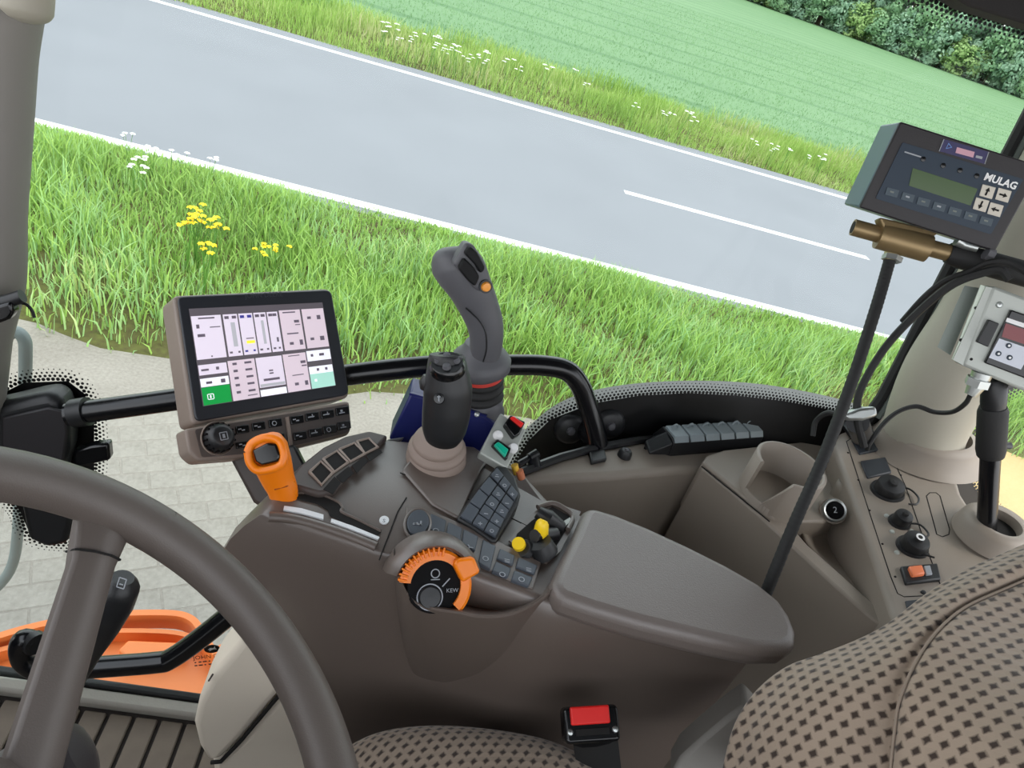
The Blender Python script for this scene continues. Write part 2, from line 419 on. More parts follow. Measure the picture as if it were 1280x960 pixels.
def s_near(rg, n):
    x = rg.uniform(-7.5, 9.0, n); y = 3.4 + (6.42 - 3.4) * rg.uniform(0, 1, n) ** 0.9
    ey = 3.55 + 0.10 * np.sin(x * 2.1) + 0.07 * np.sin(x * 5.3 + 1) + np.clip((x - 1.6) * 0.55, 0, 1.2)
    t = np.clip((y - ey) / 0.55, -0.2, 1); keep = rg.uniform(0, 1, n) < np.clip(t + 0.12, 0, 1)
    t2 = np.clip((6.45 - y) / 0.5, 0, 1); tt = np.clip((y - ey + 0.10) / 0.8, 0, 1)
    z = -0.03 + 0.10 * tt * t2 + 0.03 * np.sin(x * 1.7 + y) * tt * t2
    hs = (0.55 + 0.45 * np.clip(t, 0, 1)) * (0.75 + 0.35 * np.sin(x * 3.1 + np.sin(y * 4)) * np.cos(y * 2.3 + x)) * (0.16 + 0.84 * np.clip((6.42 - y) / 0.9, 0, 1))
    return np.stack([x, y, z, np.clip(hs, 0.25, 1.2)], 1)[keep]
blades('verge_grass', 95000, s_near, 0.10, 0.30, 0.011, GR1, 'lush bright green grass of the near verge', 1, 0.75)
def s_far(rg, n):
    x = rg.uniform(-9, 24, n); y = rg.uniform(12.25, 15.1, n)
    z = -0.03 + 0.10 * np.clip((y - 12.2) / 1.2, 0, 1) + 0.03 * np.sin(x * 0.9)
    return np.stack([x, y, z, (0.35 + 0.6 * np.clip((y - 12.2) / 1.3, 0, 1)) * (0.75 + 0.35 * np.sin(x * 2.3 + np.sin(y * 3.0) * 1.5))], 1)
blades('meadow_grass', 80000, s_far, 0.10, 0.40, 0.011, GR2, 'tall yellowish green grass of the far verge', 2, 0.5)
def s_field(rg, n):
    y = 14.8 + 32 * rg.uniform(0, 1, n) ** 2.0; x = rg.uniform(-8, 34, n)
    return np.stack([x, y, 0 * x + 0.05, 0 * x + 1], 1)
blades('grain_plants', 90000, s_field, 0.03, 0.08, 0.016, GR3, 'dense young grain at the near edge of the field', 3, 0.5)

# weeds with flowers
STEMG = mat('flower_stem_green', (84, 128, 46), 0.6)
WPET = mat('white_petals', (240, 240, 232), 0.6); YPET = mat('yellow_petals', (250, 214, 20), 0.6)
def flower_mesh(name, h, heads, hr, pet, spread, sd):
    r = random.Random(sd); st = []; hd_ = []
    for k in range(heads):
        a = r.uniform(0, 6.28); d = r.uniform(0, spread); top = V((d * math.cos(a), d * math.sin(a), h * r.uniform(0.78, 1.0)))
        st.append(tube([V((0, 0, 0)), V((top.x * 0.3, top.y * 0.3, top.z * 0.55)), top], 0.003, 4))
        for q in range(5):
            b = q * 6.283 / 5 + r.uniform(0, 1); c = top + V((math.cos(b), math.sin(b), 0)) * hr * 0.55
            hd_.append(([c + V((math.cos(b + t * 1.5708) * hr * 0.6, math.sin(b + t * 1.5708) * hr * 0.6, 0.008 * (t % 2))) for t in range(4)], [(0, 1, 2, 3)]))
    gs = join(*st); gh = join(*hd_); g = join(gs, gh)
    me = meshof(name, g, STEMG, 0); me.materials.append(pet)
    for i, p in enumerate(me.polygons): p.material_index = 0 if i < len(gs[1]) else 1
    return me
wm = [flower_mesh('white_flower', 0.5, 3, 0.035, WPET, 0.09, s) for s in range(4)]
ym = [flower_mesh('yellow_flower', 0.42, 5, 0.022, YPET, 0.09, s + 9) for s in range(3)]
def plant(me, name, x, y, z, s, label, cat, group):
    o = bpy.data.objects.new(name, me); COL.objects.link(o); o.location = (x, y, z); o.rotation_euler = (0, 0, rnd.uniform(0, 6.28)); o.scale = (s, s, s)
    tag(o, label, cat, group)
wf = [(x, y) for x, y in [(452, 62), (470, 48), (478, 70), (492, 36), (520, 56), (536, 66), (548, 50), (556, 62), (566, 70), (574, 58), (584, 66), (590, 62),
      (598, 68), (606, 66), (612, 72), (486, 88), (540, 84), (572, 80), (640, 90), (655, 96), (690, 106), (722, 88), (735, 98), (800, 125), (850, 150),
      (858, 140), (872, 172), (884, 160), (996, 196), (1003, 190), (1010, 205), (1040, 198), (1046, 212), (1052, 206), (1002, 218)]]
for i, (px, py) in enumerate(wf):
    p = hz(px, py, 0.5)
    y = max(12.5, min(14.9, p.y))
    plant(wm[i % 4], 'white_flower', p.x, y, fz2(p.x, y) - 0.01, rnd.uniform(0.8, 1.15), 'white wildflower standing in the tall grass beyond the road', 'flower', 'white flowers of the far verge')
for i, (px, py) in enumerate([(168, 214), (172, 208), (190, 190), (214, 200), (230, 202), (262, 205), (160, 175), (178, 220)]):
    p = hz(px, py, 0.32)
    y = min(6.25, p.y)
    plant(wm[i % 4], 'white_flower', p.x, y, vz(p.x, y) - 0.01, 0.6, 'small white wildflower in the near verge by the edge line', 'flower', 'white flowers of the near verge')
for i, (px, py) in enumerate([(237, 284), (246, 278), (258, 276), (268, 290), (258, 315), (250, 280)]):
    p = hz(px, py, 0.42); plant(ym[i % 3], 'yellow_flower', p.x, p.y, vz(p.x, p.y) - 0.01, 1.0, 'yellow wildflower in the clump in the near verge grass', 'flower', 'yellow flowers clumped in the near verge')
for i, (px, py) in enumerate([(331, 312), (348, 312)]):
    p = hz(px, py, 0.36); plant(ym[i % 3], 'yellow_flower', p.x, p.y, vz(p.x, p.y) - 0.01, 0.8, 'yellow wildflower of the pair apart from the big clump', 'flower', 'pair of yellow flowers')

# wood edge beyond the field
LEAFS = [grass_mat('leaves_a', [(112, 146, 114), (146, 180, 138), (180, 208, 162)], 0.5, 0.7, 0.35), grass_mat('leaves_b', [(116, 148, 126), (150, 180, 152), (182, 206, 176)], 0.5, 0.7, 0.35),
         grass_mat('leaves_c', [(122, 152, 96), (150, 178, 112), (174, 194, 132)], 0.5, 0.7, 0.2)]
BARK = mat('bark', (74, 62, 50), 0.9, bump=0.3, scale=40, var=0.2)
def crown_mesh(name, R, H, z0, n, sz, material, seed):
    rg = np.random.default_rng(seed); cl = []
    nc = 60
    for k in range(nc):
        u = rg.uniform(0, 1); a = rg.uniform(0, 6.28); rad = R * (0.35 + 0.65 * math.sin(math.pi * (0.12 + 0.8 * u)))
        cl.append((rad * 0.75 * math.cos(a), rad * 0.75 * math.sin(a), z0 + u * (H - z0), R * rg.uniform(0.18, 0.36)))
    ci = rg.integers(0, nc, n); c = np.array(cl)[ci]
    d = rg.normal(size=(n, 3)); d /= np.linalg.norm(d, axis=1)[:, None]
    p = c[:, :3] + d * c[:, 3:4] * (0.75 + 0.25 * rg.uniform(0, 1, (n, 1)))
    t1 = np.cross(d, rg.normal(size=(n, 3))); t1 /= np.linalg.norm(t1, axis=1)[:, None]; t2 = np.cross(d, t1) + d * rg.uniform(-.5, .5, (n, 1))
    s = sz * rg.uniform(0.6, 1.3, (n, 1))
    Vt = np.stack([p - t1 * s, p + t2 * s * 0.6, p + t1 * s, p - t2 * s * 0.6], 1).astype(np.float32)
    Vt[:, :, 2] = np.maximum(Vt[:, :, 2], 0.05)
    me = bpy.data.meshes.new(name); me.from_pydata(Vt.reshape(-1, 3).tolist(), [], (np.arange(n)[:, None] * 4 + np.arange(4)).tolist()); me.materials.append(material)
    return me
crowns = [crown_mesh('crown', 3.2, 10, 0.9, 7000, 0.21, LEAFS[i % 2], 20 + i) for i in range(3)]
bushes = [crown_mesh('foliage', 2.3, 4.2, 0.1, 4200, 0.17, LEAFS[(1, 0, 2)[i]], 40 + i) for i in range(3)]
A, B = V((30.0, 93.4, 0.06)), V((51.5, 70.9, 0.06)); dr = (B - A); nr = V((-dr.y, dr.x, 0)).normalized()
if nr.y < 0: nr = -nr
def tree(x, y, z, s, k, trunk_h, lab, group):
    t = thing('broadleaf_tree', lab, 'tree', (x, y, z), group)
    o = bpy.data.objects.new('crown', crowns[k]); COL.objects.link(o); o.parent = t; o.scale = (s, s, s); o.rotation_euler = (0, 0, rnd.uniform(0, 6.28))
    mk('trunk', tube([V((x, y, z)), V((x + .1, y, z + trunk_h * .5)), V((x, y + .1, z + trunk_h))], [0.28 * s, 0.2 * s, 0.1 * s], 8), BARK, t)
ts = [-0.16, -0.02, 0.13, 0.27, 0.41, 0.55, 0.69, 0.83, 0.98, 1.12, 1.27]
for i, t in enumerate(ts):
    p = A + dr * t + nr * (2.5 + rnd.uniform(-.6, .8)); tree(p.x, p.y, 0.04, rnd.uniform(0.8, 1.15), i % 3, 6, 'leafy green tree in the front row of the wood beyond the field', 'front trees of the wood')
for i, t in enumerate([-0.1, 0.06, 0.22, 0.38, 0.52, 0.66, 0.8, 0.95, 1.1, 1.25]):
    p = A + dr * t + nr * (7.5 + rnd.uniform(-.8, .8)); tree(p.x, p.y, 0.04, rnd.uniform(1.25, 1.6), (i + 1) % 3, 9, 'tall dark tree standing behind the front row of the wood', 'rear trees of the wood')
for i, t in enumerate([-0.14, -0.07, 0.0, 0.07, 0.14, 0.21, 0.29, 0.37, 0.44, 0.51, 0.58, 0.65, 0.72, 0.79, 0.87, 0.94, 1.01, 1.08, 1.16, 1.23]):
    p = A + dr * t + nr * rnd.uniform(0.4, 1.0)
    th = thing('hedge_bush', 'low leafy bush at the foot of the wood along the field', 'bush', (p.x, p.y, 0.04), 'bushes along the field edge')
    o = bpy.data.objects.new('foliage', bushes[(0, 1, 0, 2, 1)[i % 5]]); COL.objects.link(o); o.parent = th; o.scale = (1, 1, rnd.uniform(0.7, 1.1)); o.rotation_euler = (0, 0, rnd.uniform(0, 6.28))
    mk('stem', tube([V((p.x, p.y, 0.04)), V((p.x, p.y, 1.2))], [0.06, 0.03], 6), BARK, th)
# ------------------------------------------------------------------ the cab: floor, windows, pillars, roof
WA, WB, WC = 0.538, 0.082, 0.2416                  # side window plane y = WA + WB x + WC z
def wy(x, z): return WA + WB * x + WC * z
_n = V((WB, -1, WC)).normalized()
WPL = (V((0, wy(0, 2), 2)), _n)                    # normal points into the cab
GLASS = bpy.data.materials.new('window_glass'); GLASS.use_nodes = True
n = GLASS.node_tree; n.nodes.clear()
_o = n.nodes.new('ShaderNodeOutputMaterial'); _t = n.nodes.new('ShaderNodeBsdfTransparent'); _g = n.nodes.new('ShaderNodeBsdfGlossy')
_f = n.nodes.new('ShaderNodeFresnel'); _m = n.nodes.new('ShaderNodeMixShader'); _g.inputs['Roughness'].default_value = 0.02
_t.inputs['Color'].default_value = (0.93, 0.965, 0.95, 1); _f.inputs['IOR'].default_value = 1.12
n.links.new(_f.outputs[0], _m.inputs[0]); n.links.new(_t.outputs[0], _m.inputs[1]); n.links.new(_g.outputs[0], _m.inputs[2]); n.links.new(_m.outputs[0], _o.inputs[0])
FRIT = mat('black_ceramic_print', (10, 10, 11), 0.35)
MATF = mat('floor_mat_rubber', (112, 100, 88), 0.85, bump=0.4, scale=120, var=0.4, vscale=14)
GREYTRIM = mat('grey_trim', (128, 124, 118), 0.6, bump=0.1, scale=500, var=0.06)
ROOFM = mat('roof_liner', (26, 24, 25), 0.8, bump=0.2, scale=300)

flo = struct('floor', slabxy(-1.0, 1.25, -0.42, 0.80, 1.18, 1.25), mat('floor_mat_channels', (52, 46, 42), 0.9, bump=0.3, scale=150, var=0.2), 'worn ribbed rubber floor mat', origin=(0, 0, 1.25), smooth=0)
rib = None
for i in range(13):
    x = -0.62 + i * 0.043
    g = box(0.036, 0.64, 0.008)
    if rib is None: rib = mk('rib', mv(g, (0, 0, 1.25)), MATF, flo, bevel=0.002, seg=1, smooth=0, ); rib.location = (x, 0.458, 0.004)
    else: share(rib, (x, 0.458, 0.004), flo)
struct('trim_1', slabxy(-0.85, 0.3, 0.785, 0.812, 1.25, 1.272), mat('sill_plastic', (158, 152, 142), 0.6, bump=0.15, scale=300, var=0.1, vscale=12), 'grey sill strip along the floor edge', bevel=0.006)
mk_seal = struct('trim_2', slabxy(-0.85, 0.3, 0.813, 0.828, 1.25, 1.2755), RUBBER, 'black rubber seal under the side window', bevel=0.004)

# right side window: one tall pane, black printed border with dots
def wp(x, z, off=0.0): return V((x, wy(x, z), z)) + _n * off
fender_arc = [(0.10, 1.30), (0.14, 1.52), (0.21, 1.74), (0.31, 1.84), (0.5, 1.86), (1.02, 1.88)]
pane = [(-0.66, 1.27), (0.06, 1.27)] + fender_arc + [(1.02, 2.30), (0.90, 2.55), (0.76, 2.86), (-0.72, 2.86)]
w1 = struct('window_1', extr([wp(x, z) for x, z in pane], -_n * 0.004), GLASS, 'large side window pane with printed black dotted border', smooth=0)
def frit_dots(name, line, pl, parent, rows, step, side, off=0.0015, r0=None):
    """rows of shrinking dots beyond a printed edge; line is a list of points on the plane"""
    pts = catmull(line, 10); nn = pl[1]; vs = []; fs = []
    r0 = r0 or step * 0.46
    L = [0]
    for a, b in zip(pts, pts[1:]): L.append(L[-1] + (b - a).length)
    for k in range(rows):
        r = r0 * (1 - k / (rows + 0.6)); s = (step / 2 if k % 2 else 0)
        while s < L[-1]:
            i = max(j for j in range(len(L)) if L[j] <= s); i = min(i, len(pts) - 2)
            t = (s - L[i]) / max(1e-9, L[i + 1] - L[i]); p = pts[i].lerp(pts[i + 1], t); tg = (pts[i + 1] - pts[i]).normalized()
            q = p + tg.cross(nn) * side * (k + 0.35) * step * 0.8 + nn * off
            e = tg.cross(nn); b0 = len(vs)
            for c in range(6): vs.append(q + (tg * math.cos(c * 1.0472) + e * math.sin(c * 1.0472)) * r)
            fs.append(tuple(range(b0, b0 + 6))); s += step
    o = mk(name, (vs, fs), FRIT, parent, smooth=0); o['kind'] = 'stuff'; return o
lo = [(640, 585), (660, 551), (688, 524), (740, 504), (800, 494), (860, 491), (920, 494), (980, 501), (1045, 513), (1100, 520)]
edge = [hp(x, y, WPL) for x, y in lo]
low = [hp(x, y, WPL) for x, y in [(1110, 600), (980, 600), (860, 600), (740, 600), (690, 612), (650, 630)]]
mk('frit_band', extr([p + _n * 0.001 for p in edge] + [p + _n * 0.001 for p in low], -_n * 0.0005), FRIT, w1, smooth=0)
frit_dots('frit_dots', edge, WPL, w1, 4, 0.0068, -1)
te = [hp(x, y, WPL) for x, y in [(-40, -440), (400, -276), (800, -134), (1000, -65), (1090, -34), (1140, -14), (1180, 4), (1230, 20), (1290, 36), (1340, 50)]]
tu = [hp(x, y, WPL) for x, y in [(1340, -40), (1290, -60), (1230, -80), (1090, -120), (800, -220), (400, -362), (-40, -520)]]
mk('frit_band', extr([p + _n * 0.001 for p in te] + [p + _n * 0.001 for p in tu], -_n * 0.0005), FRIT, w1, smooth=0)
frit_dots('frit_dots', te, WPL, w1, 4, 0.0088, 1)
lf = [(2, 492), (30, 478), (85, 476), (106, 492), (118, 530), (118, 590), (106, 640), (94, 672), (70, 676), (38, 668), (26, 640), (6, 610), (2, 550), (2, 492)]
le = [hp(x, y, WPL) for x, y in lf]
mk('frit_patch', extr([p + _n * 0.001 for p in le[:-1]], -_n * 0.0005), FRIT, w1, smooth=0)
frit_dots('frit_dots', le, WPL, w1, 4, 0.0066, -1)
# emblem sticker on the glass near the sill
SPX = (265, 811)
sp_ = hp(SPX[0], SPX[1], WPL, 0.002); SM = frame(sp_, _n, IR)
mk('emblem', tf(prism(ring_px(0, 0, 0.0135, 0.009, 20), 0, 0.0004), SM), FRIT, w1, smooth=0)
mk('emblem_stag', tf(extr([V((x * 0.0009, y * 0.0009, 0.0006)) for x, y in [(-8, -1), (-3, 3), (3, 2), (6, 6), (7, 5), (6, 2), (9, -2), (4, -1), (-1, -2), (-6, -5), (-4, -1)]], (0, 0, 0.0003)), SM), WHITE, w1, smooth=0)
mk('emblem_lettering', tf(mv(text('JOHN DEERE', 0.012), (0, -0.016, 0.0006)), SM), FRIT, w1, smooth=0)
for k in range(2):
    dots = [tf(mv(box(0.003 + 0.002 * ((i * 7 + k) % 3), 0.0022, 0.0004), ((i - 4) * 0.008, -0.026 - 0.007 * k, 0.0004)), SM) for i in range(9)]
    mk('approval_print', join(*dots), FRIT, w1, smooth=0)

# rear quarter pane behind the pillar
w2 = struct('window_2', extr([wp(x, z) for x, z in [(1.05, 1.72), (2.0, 1.72), (2.0, 2.86), (0.92, 2.86)]], -_n * 0.004), GLASS, 'rear quarter window pane behind the pillar', smooth=0)
rl = [(1300, 470), (1260, 488), (1228, 514), (1210, 545), (1208, 578), (1217, 608), (1236, 636), (1264, 664), (1300, 696)]
re_ = [hp(x, y, WPL, -0.0) for x, y in rl]
rb = [hp(x, y, WPL, -0.0) for x, y in [(1296, 760), (1230, 720), (1170, 640), (1165, 560), (1190, 490), (1290, 440)]]
mk('frit_band', extr([p + _n * 0.001 for p in re_] + [p + _n * 0.001 for p in rb], -_n * 0.0005), FRIT, w2, smooth=0)
frit_dots('frit_dots', re_, WPL, w2, 4, 0.0085, -1)

# pillars
def skin(path, rads, name, material, label, n=20, sx=1.0, kind=True):
    c = catmull(path, 8); r = lerps(rads, 8)
    g = tube(c, r, n, True, sx, xh=(0, 1, 0))
    return struct(name, g, material, label) if kind else g
ap = [hp(x, y, WPL, 0.05) for x, y in [(2, -160), (-4, -20), (-10, 60), (-13, 160), (-18, 260), (-18, 345), (-30, 420), (-44, 520), (-60, 640), (-80, 760)]]
a_rad = [0.05, 0.052, 0.049, 0.047, 0.047, 0.047, 0.043, 0.047, 0.05, 0.05]
skin(ap, a_rad, 'trim_3', GREYTRIM, 'front pillar trim beside the side window')
bp_px = [(1150, 560), (1157, 532), (1186, 470), (1236, 400), (1298, 300), (1366, 190), (1436, 70), (1500, -40)]
bpath = [hp(x, y, WPL, 0.085) for x, y in bp_px]
b_rad = [0.066, 0.067, 0.073, 0.078, 0.084, 0.088, 0.088, 0.088]
skin(bpath, b_rad, 'trim_4', PILLAR, 'broad beige pillar trim behind the side window', 28)
# dark seal and frame between pane and pillar
fr = [hp(x, y, WPL, 0.012) for x, y in [(1082, 528), (1104, 497), (1190, 331), (1290, 138), (1380, -40)]]
struct('trim_5', tube(fr, 0.0125, 8, True, 1.0, (0, 1, 0)), RUBBER, 'black rubber seal along the pillar')
fr2 = [hp(x, y, WPL, 0.028) for x, y in [(1100, 524), (1116, 500), (1202, 336), (1300, 146), (1390, -30)]]
struct('trim_6', tube(fr2, 0.010, 8, True, 1.0, (0, 1, 0)), mat('dark_green_grey_frame', (70, 78, 72), 0.4), 'dark frame strip beside the pillar seal')

# roof, with the dark liner edge above the side window, rear wall below the rear glass and the front wall
struct('ceiling', slabxy(-0.9, 1.4, -0.45, 1.22, 2.93, 3.0), ROOFM, 'dark cab roof liner', smooth=0)
struct('trim_7', extr([hp(x, y, WPL, 0.05) for x, y in [(-40, -450), (800, -146), (1090, -44), (1196, -2), (1212, 8), (1290, 32), (1420, 70), (1420, -30), (1090, -110), (800, -206), (-40, -520)]], -_n * 0.04), ROOFM, 'dark roof lining edge above the window', bevel=0.004)
struct('wall_rear', slabxy(1.22, 1.26, -0.45, 0.9, 1.2, 1.95), BROWN_D, 'lower rear wall of the cab', smooth=0)
struct('light_block_left', slabxy(-0.9, 1.25, -0.50, -0.46, 1.2, 2.1), BROWN_D, 'added unseen panel blocking light from the left side', smooth=0)  # added out of view, closes the left side to hold back light
struct('wall_front', slabxy(-1.02, -0.98, -0.45, 0.75, 1.2, 2.0), BLACK, 'front wall under the windscreen', smooth=0)
# rear wheel mudguard outside the pane
fen = []
for yy, dz in ((1.08, 0.0), (1.2, 0.0), (1.42, 0.0), (1.7, 0.0)):
    row = []
    for x, y in [(560, 640), (612, 580), (655, 538), (700, 503), (760, 484), (850, 476), (950, 480), (1050, 499), (1120, 524)]:
        p = hy(x, y, 1.7); row.append(V((p.x, yy, p.z + dz)))
    fen.append(row)
g, uv = patch(fen, 5, 3)
tag(mk('mudguard', g, mat('dusty_black_plastic', (84, 82, 80), 0.6, bump=0.2, scale=200, var=0.1), thick=0.01), 'dusty dark grey mudguard arching outside the side window', 'mudguard')

# black handle tube across the window, on bolted mounts
hb = [hp(x, y, WPL, 0.065) for x, y in [(84, 518), (150, 509), (215, 500), (440, 468), (520, 459), (560, 457), (640, 456), (680, 457), (708, 463), (724, 480), (734, 505), (742, 530), (748, 556)]]
hr = thing('window_grab_handle', 'long black tubular handle bar running across the side window', 'handle', hb[-1])
mk('bar', tube(catmull(hb, 6), 0.0165, 16), BLACKP, hr)
for cx, cy in ((712, 536), (762, 530)):
    c = hp(cx, cy, WPL, 0.002); M = frame(c, _n, IR)
    ml = mk('mounting_plate', tf(lathe([(0, 0.010), (0.020, 0.010), (0.026, 0.006), (0.028, 0)], 28), M), BLACK, hr)
    mk('bolt', tf(mv(lathe([(0, 0.006), (0.006, 0.005), (0.008, 0)], 12), (0, 0, 0.010)), M), DGREY, ml)
mk('foot', tube([hb[-1], hb[-1] - _n * 0.03, hb[-1] - _n * 0.062], [0.0175, 0.02, 0.024], 16), BLACKP, hr)
# latch housing on the glass at the front end of the bar
lt = thing('window_latch', 'black latch housing on the glass at the end of the handle bar', 'latch', hp(60, 600, WPL, 0.0))
top = [(2, 492), (60, 478), (84, 474), (94, 486), (103, 512), (101, 545), (88, 590), (60, 606), (2, 612)]
mk('housing', extr([hp(x, y, WPL, 0.002) for x, y in top], _n * 0.055), BLACK, lt, bevel=0.014, seg=3)
mk('lid', extr([hp(x, y, WPL, 0.058) for x, y in [(4, 520), (62, 507), (82, 512), (86, 540), (80, 582), (4, 596)]], _n * 0.006), CASE, lt, bevel=0.005)
mk('bushing', tube([hp(92, 517, WPL, 0.062), hp(110, 514, WPL, 0.065)], 0.021, 16), BLACK, lt)
mk('lever', extr([hp(x, y, WPL, 0.03) for x, y in [(98, 556), (118, 550), (141, 547), (143, 568), (118, 574), (98, 580)]], _n * 0.02), BLACKG, lt, bevel=0.004)
mk('lower_housing', extr([hp(x, y, WPL, 0.002) for x, y in [(34, 610), (100, 600), (100, 640), (92, 668), (68, 673), (44, 662)]], _n * 0.03), BLACK, lt, bevel=0.01, seg=3)
# cable clamp on the pillar
ck = thing('cable_clamp', 'black cable clamp with a short loose strap on the front pillar', 'clamp', hp(8, 398, WPL, 0.05))
mk('band', tube(catmull([hp(x, y, WPL, 0.108) for x, y in [(-30, 386), (-8, 380), (10, 376), (28, 370)]], 4), 0.009, 10), BLACK, ck)
mk('body', extr([hp(x, y, WPL, 0.10) for x, y in [(0, 378), (22, 372), (26, 386), (20, 394), (0, 402)]], _n * 0.02), BLACKG, ck, bevel=0.004)
mk('strap', tube(catmull([hp(x, y, WPL, 0.1) for x, y in [(20, 378), (32, 380), (40, 388), (43, 397)]], 5), 0.0022, 6), BLACK, ck)

# bent black tube in front of the lower glass
lb = [hp(x, y, WPL, 0.07) for x, y in [(42, 803), (30, 800), (26, 812), (30, 826), (44, 836), (62, 838), (120, 834), (196, 828), (214, 823), (246, 801), (292, 764), (332, 730)]]
r2 = thing('lower_guard_tube', 'bent black tube guarding the lower side window', 'handle', lb[6])
mk('bar', tube(catmull(lb, 6), 0.0175, 16), BLACKP, r2)
mk('end_cap', tube([hp(46, 806, WPL, 0.078), hp(40, 801, WPL, 0.07)], [0.0185, 0.0185], 16), BLACK, r2)

# exterior: grey mirror pipe and the orange implement frame beyond the lower glass
pth = [hy(x, y, 1.42) for x, y in [(-30, 470), (-6, 440), (8, 421), (20, 415), (30, 424), (32, 445), (30, 520), (26, 600), (22, 668), (16, 704), (2, 728), (-24, 752)]]
tag(mk('mirror_pipe', tube(catmull(pth, 5), 0.0135, 12), mat('weathered_grey_pipe', (112, 120, 118), 0.5, var=0.15, vscale=20)), 'weathered grey bent pipe outside the glass beside the front pillar', 'pipe')
ig = thing('mower_attachment', 'orange painted steel mower frame outside the lower side window', 'implement', hz(150, 820, 0.78))
OZ = 0.95
pl_poly = [(-60, 838), (20, 812), (60, 806), (100, 802), (150, 799), (200, 800), (240, 804), (262, 812), (285, 800), (330, 785), (345, 860), (150, 880), (-60, 890)]
mk('plate', extr([hz(x, y, OZ) for x, y in pl_poly], (0, 0, -0.012)), ORANGE2, ig, bevel=0.003)
def rail(pts, w, hgt, z, name):
    c = catmull([hz(x, y, z) for x, y in pts], 5); L = []; R_ = []
    for i, p in enumerate(c):
        t = (c[min(i + 1, len(c) - 1)] - c[max(i - 1, 0)]).normalized(); s = t.cross(UPZ)
        L.append(p + s * w / 2); R_.append(p - s * w / 2)
    rings = [[l, r, r - UPZ * hgt, l - UPZ * hgt] for l, r in zip(L, R_)]
    return mk(name, loft(rings), ORANGE2, ig, smooth=30)
rail([(-60, 818), (0, 794), (60, 778), (110, 770), (160, 766), (215, 766), (238, 772), (250, 785), (262, 806), (275, 822)], 0.016, 0.05, OZ + 0.05, 'outer_rail')
rail([(-60, 832), (0, 812), (60, 797), (110, 790), (160, 788), (215, 790), (246, 797)], 0.012, 0.05, OZ + 0.035, 'inner_rail')
mk('bracket', extr([hz(x, y, OZ + 0.04) for x, y in [(148, 812), (160, 800), (230, 803), (236, 812), (160, 822)]], (0, 0, -0.05)), ORANGE2, ig, bevel=0.004)
mk('support_leg', extr([hz(x, y, OZ - 0.01) for x, y in [(60, 850), (110, 846), (110, 862), (60, 866)]], (0, 0, -(OZ - 0.01))), ORANGE2, ig)

# rounded grab handle at the top of the front pillar
gh = thing('pillar_grab_handle', 'pale beige rounded handle end at the top of the front pillar', 'handle', hp(32, 40, WPL, 0.10))
gp = [hp(x, y, WPL, 0.12) for x, y in [(30, -120), (31, -60), (32, -10), (33, 14), (33, 24), (33, 29)]]
mk('grip', tube(catmull(gp, 5), lerps([0.027, 0.028, 0.029, 0.027, 0.019, 0.006], 5), 20, True, 1.0, (0, 1, 0)), PILLAR, gh)
mk('foot', tube([hp(26, -20, WPL, 0.12), hp(20, -20, WPL, 0.06)], [0.02, 0.024], 14), PILLAR, gh)
# ------------------------------------------------------------------ steering wheel and column
WC_ = V((-0.1345, 0.2289, 2.127)); wt, wl = 0.574, 0.14
WN = V((math.sin(wt) * math.cos(wl), math.sin(wl), math.cos(wt) * math.cos(wl)))
WM = frame(WC_, WN, (0, 1, 0))
sw = thing('steering_wheel', 'grey brown four spoke steering wheel in front of the seat', 'steering wheel', WC_ - WN * 0.1)
WR = 0.220
circ = [V((WR * math.cos(a), WR * math.sin(a), 0)) for a in [2 * math.pi * k / 96 for k in range(97)]]
mk('rim', tf(tube(circ[:-1] + [circ[0]], 0.0195, 18, False), WM), CHAR2, sw)
# spokes run from the rim down to the sunken hub
def to_local(p): return WM.inverted() @ p
sA = to_local(hp(139, 640, (WC_, WN))); aA = math.atan2(sA.y, sA.x)
hub_z = -0.085
for k, da in enumerate((0, math.radians(96), math.radians(180), math.radians(276))):
    a = aA + da; rad = V((math.cos(a), math.sin(a), 0)); tn = V((-math.sin(a), math.cos(a), 0))
    P = [rad * 0.218 + V((0, 0, -0.004)), rad * 0.195 + V((0, 0, -0.013)), rad * 0.165 + V((0, 0, -0.028)), rad * 0.06 + V((0, 0, hub_z + 0.008)), rad * 0.02 + V((0, 0, hub_z))]
    if k == 0:
        e_ = to_local(hd(34, 985, 0.50)); P = [P[0], P[0].lerp(e_, 0.16), P[0].lerp(e_, 0.22), P[0].lerp(e_, 0.85), e_]; tn = (e_ - P[0]).cross(V((0, 0, 1))).normalized() * -1
    Wd = [0.024, 0.0185, 0.0165, 0.019, 0.020]; Hh = [0.008, 0.011, 0.011, 0.011, 0.011]
    rings = []
    for p, w, hh in zip(P, Wd, Hh):
        q = [(-w, -hh), (w, -hh), (w, hh * 0.3), (w * 0.35, hh), (-w * 0.35, hh), (-w, hh * 0.3)]
        rings.append([p + tn * u + V((0, 0, v)) for u, v in q])
    s_ = mk('spoke', tf(loft(rings), WM), CHAR2, sw, bevel=0.003, seg=2)
    jr = P[1].lerp(P[2], 0.35); dvec = (P[2] - P[1]).normalized()
    up_ = tn.cross(dvec)
    rg_ = [[jr + dvec * t + tn * u + up_ * v * (1 if up_.z > 0 else -1) for u, v in [(-0.0181, -.0115), (0.0181, -.0115), (0.0181, .0040), (0.0066, .0117), (-0.0066, .0117), (-0.0181, .0040)]] for t in (-0.0007, 0.0007)]
    mk('joint_line', tf(loft(rg_), WM), GROOVE, s_, smooth=0)
mk('hub', tf(mv(lathe([(0, 0.012), (0.045, 0.010), (0.062, 0.0), (0.066, -0.02), (0.05, -0.03)], 40), (0, 0, hub_z)), WM), CHAR2, sw)
stc = thing('steering_column', 'dark grey steering column shroud below the wheel', 'steering column', WC_ - WN * 0.45)
SHR = mat('column_shroud', (62, 58, 60), 0.5, bump=0.12, scale=800)
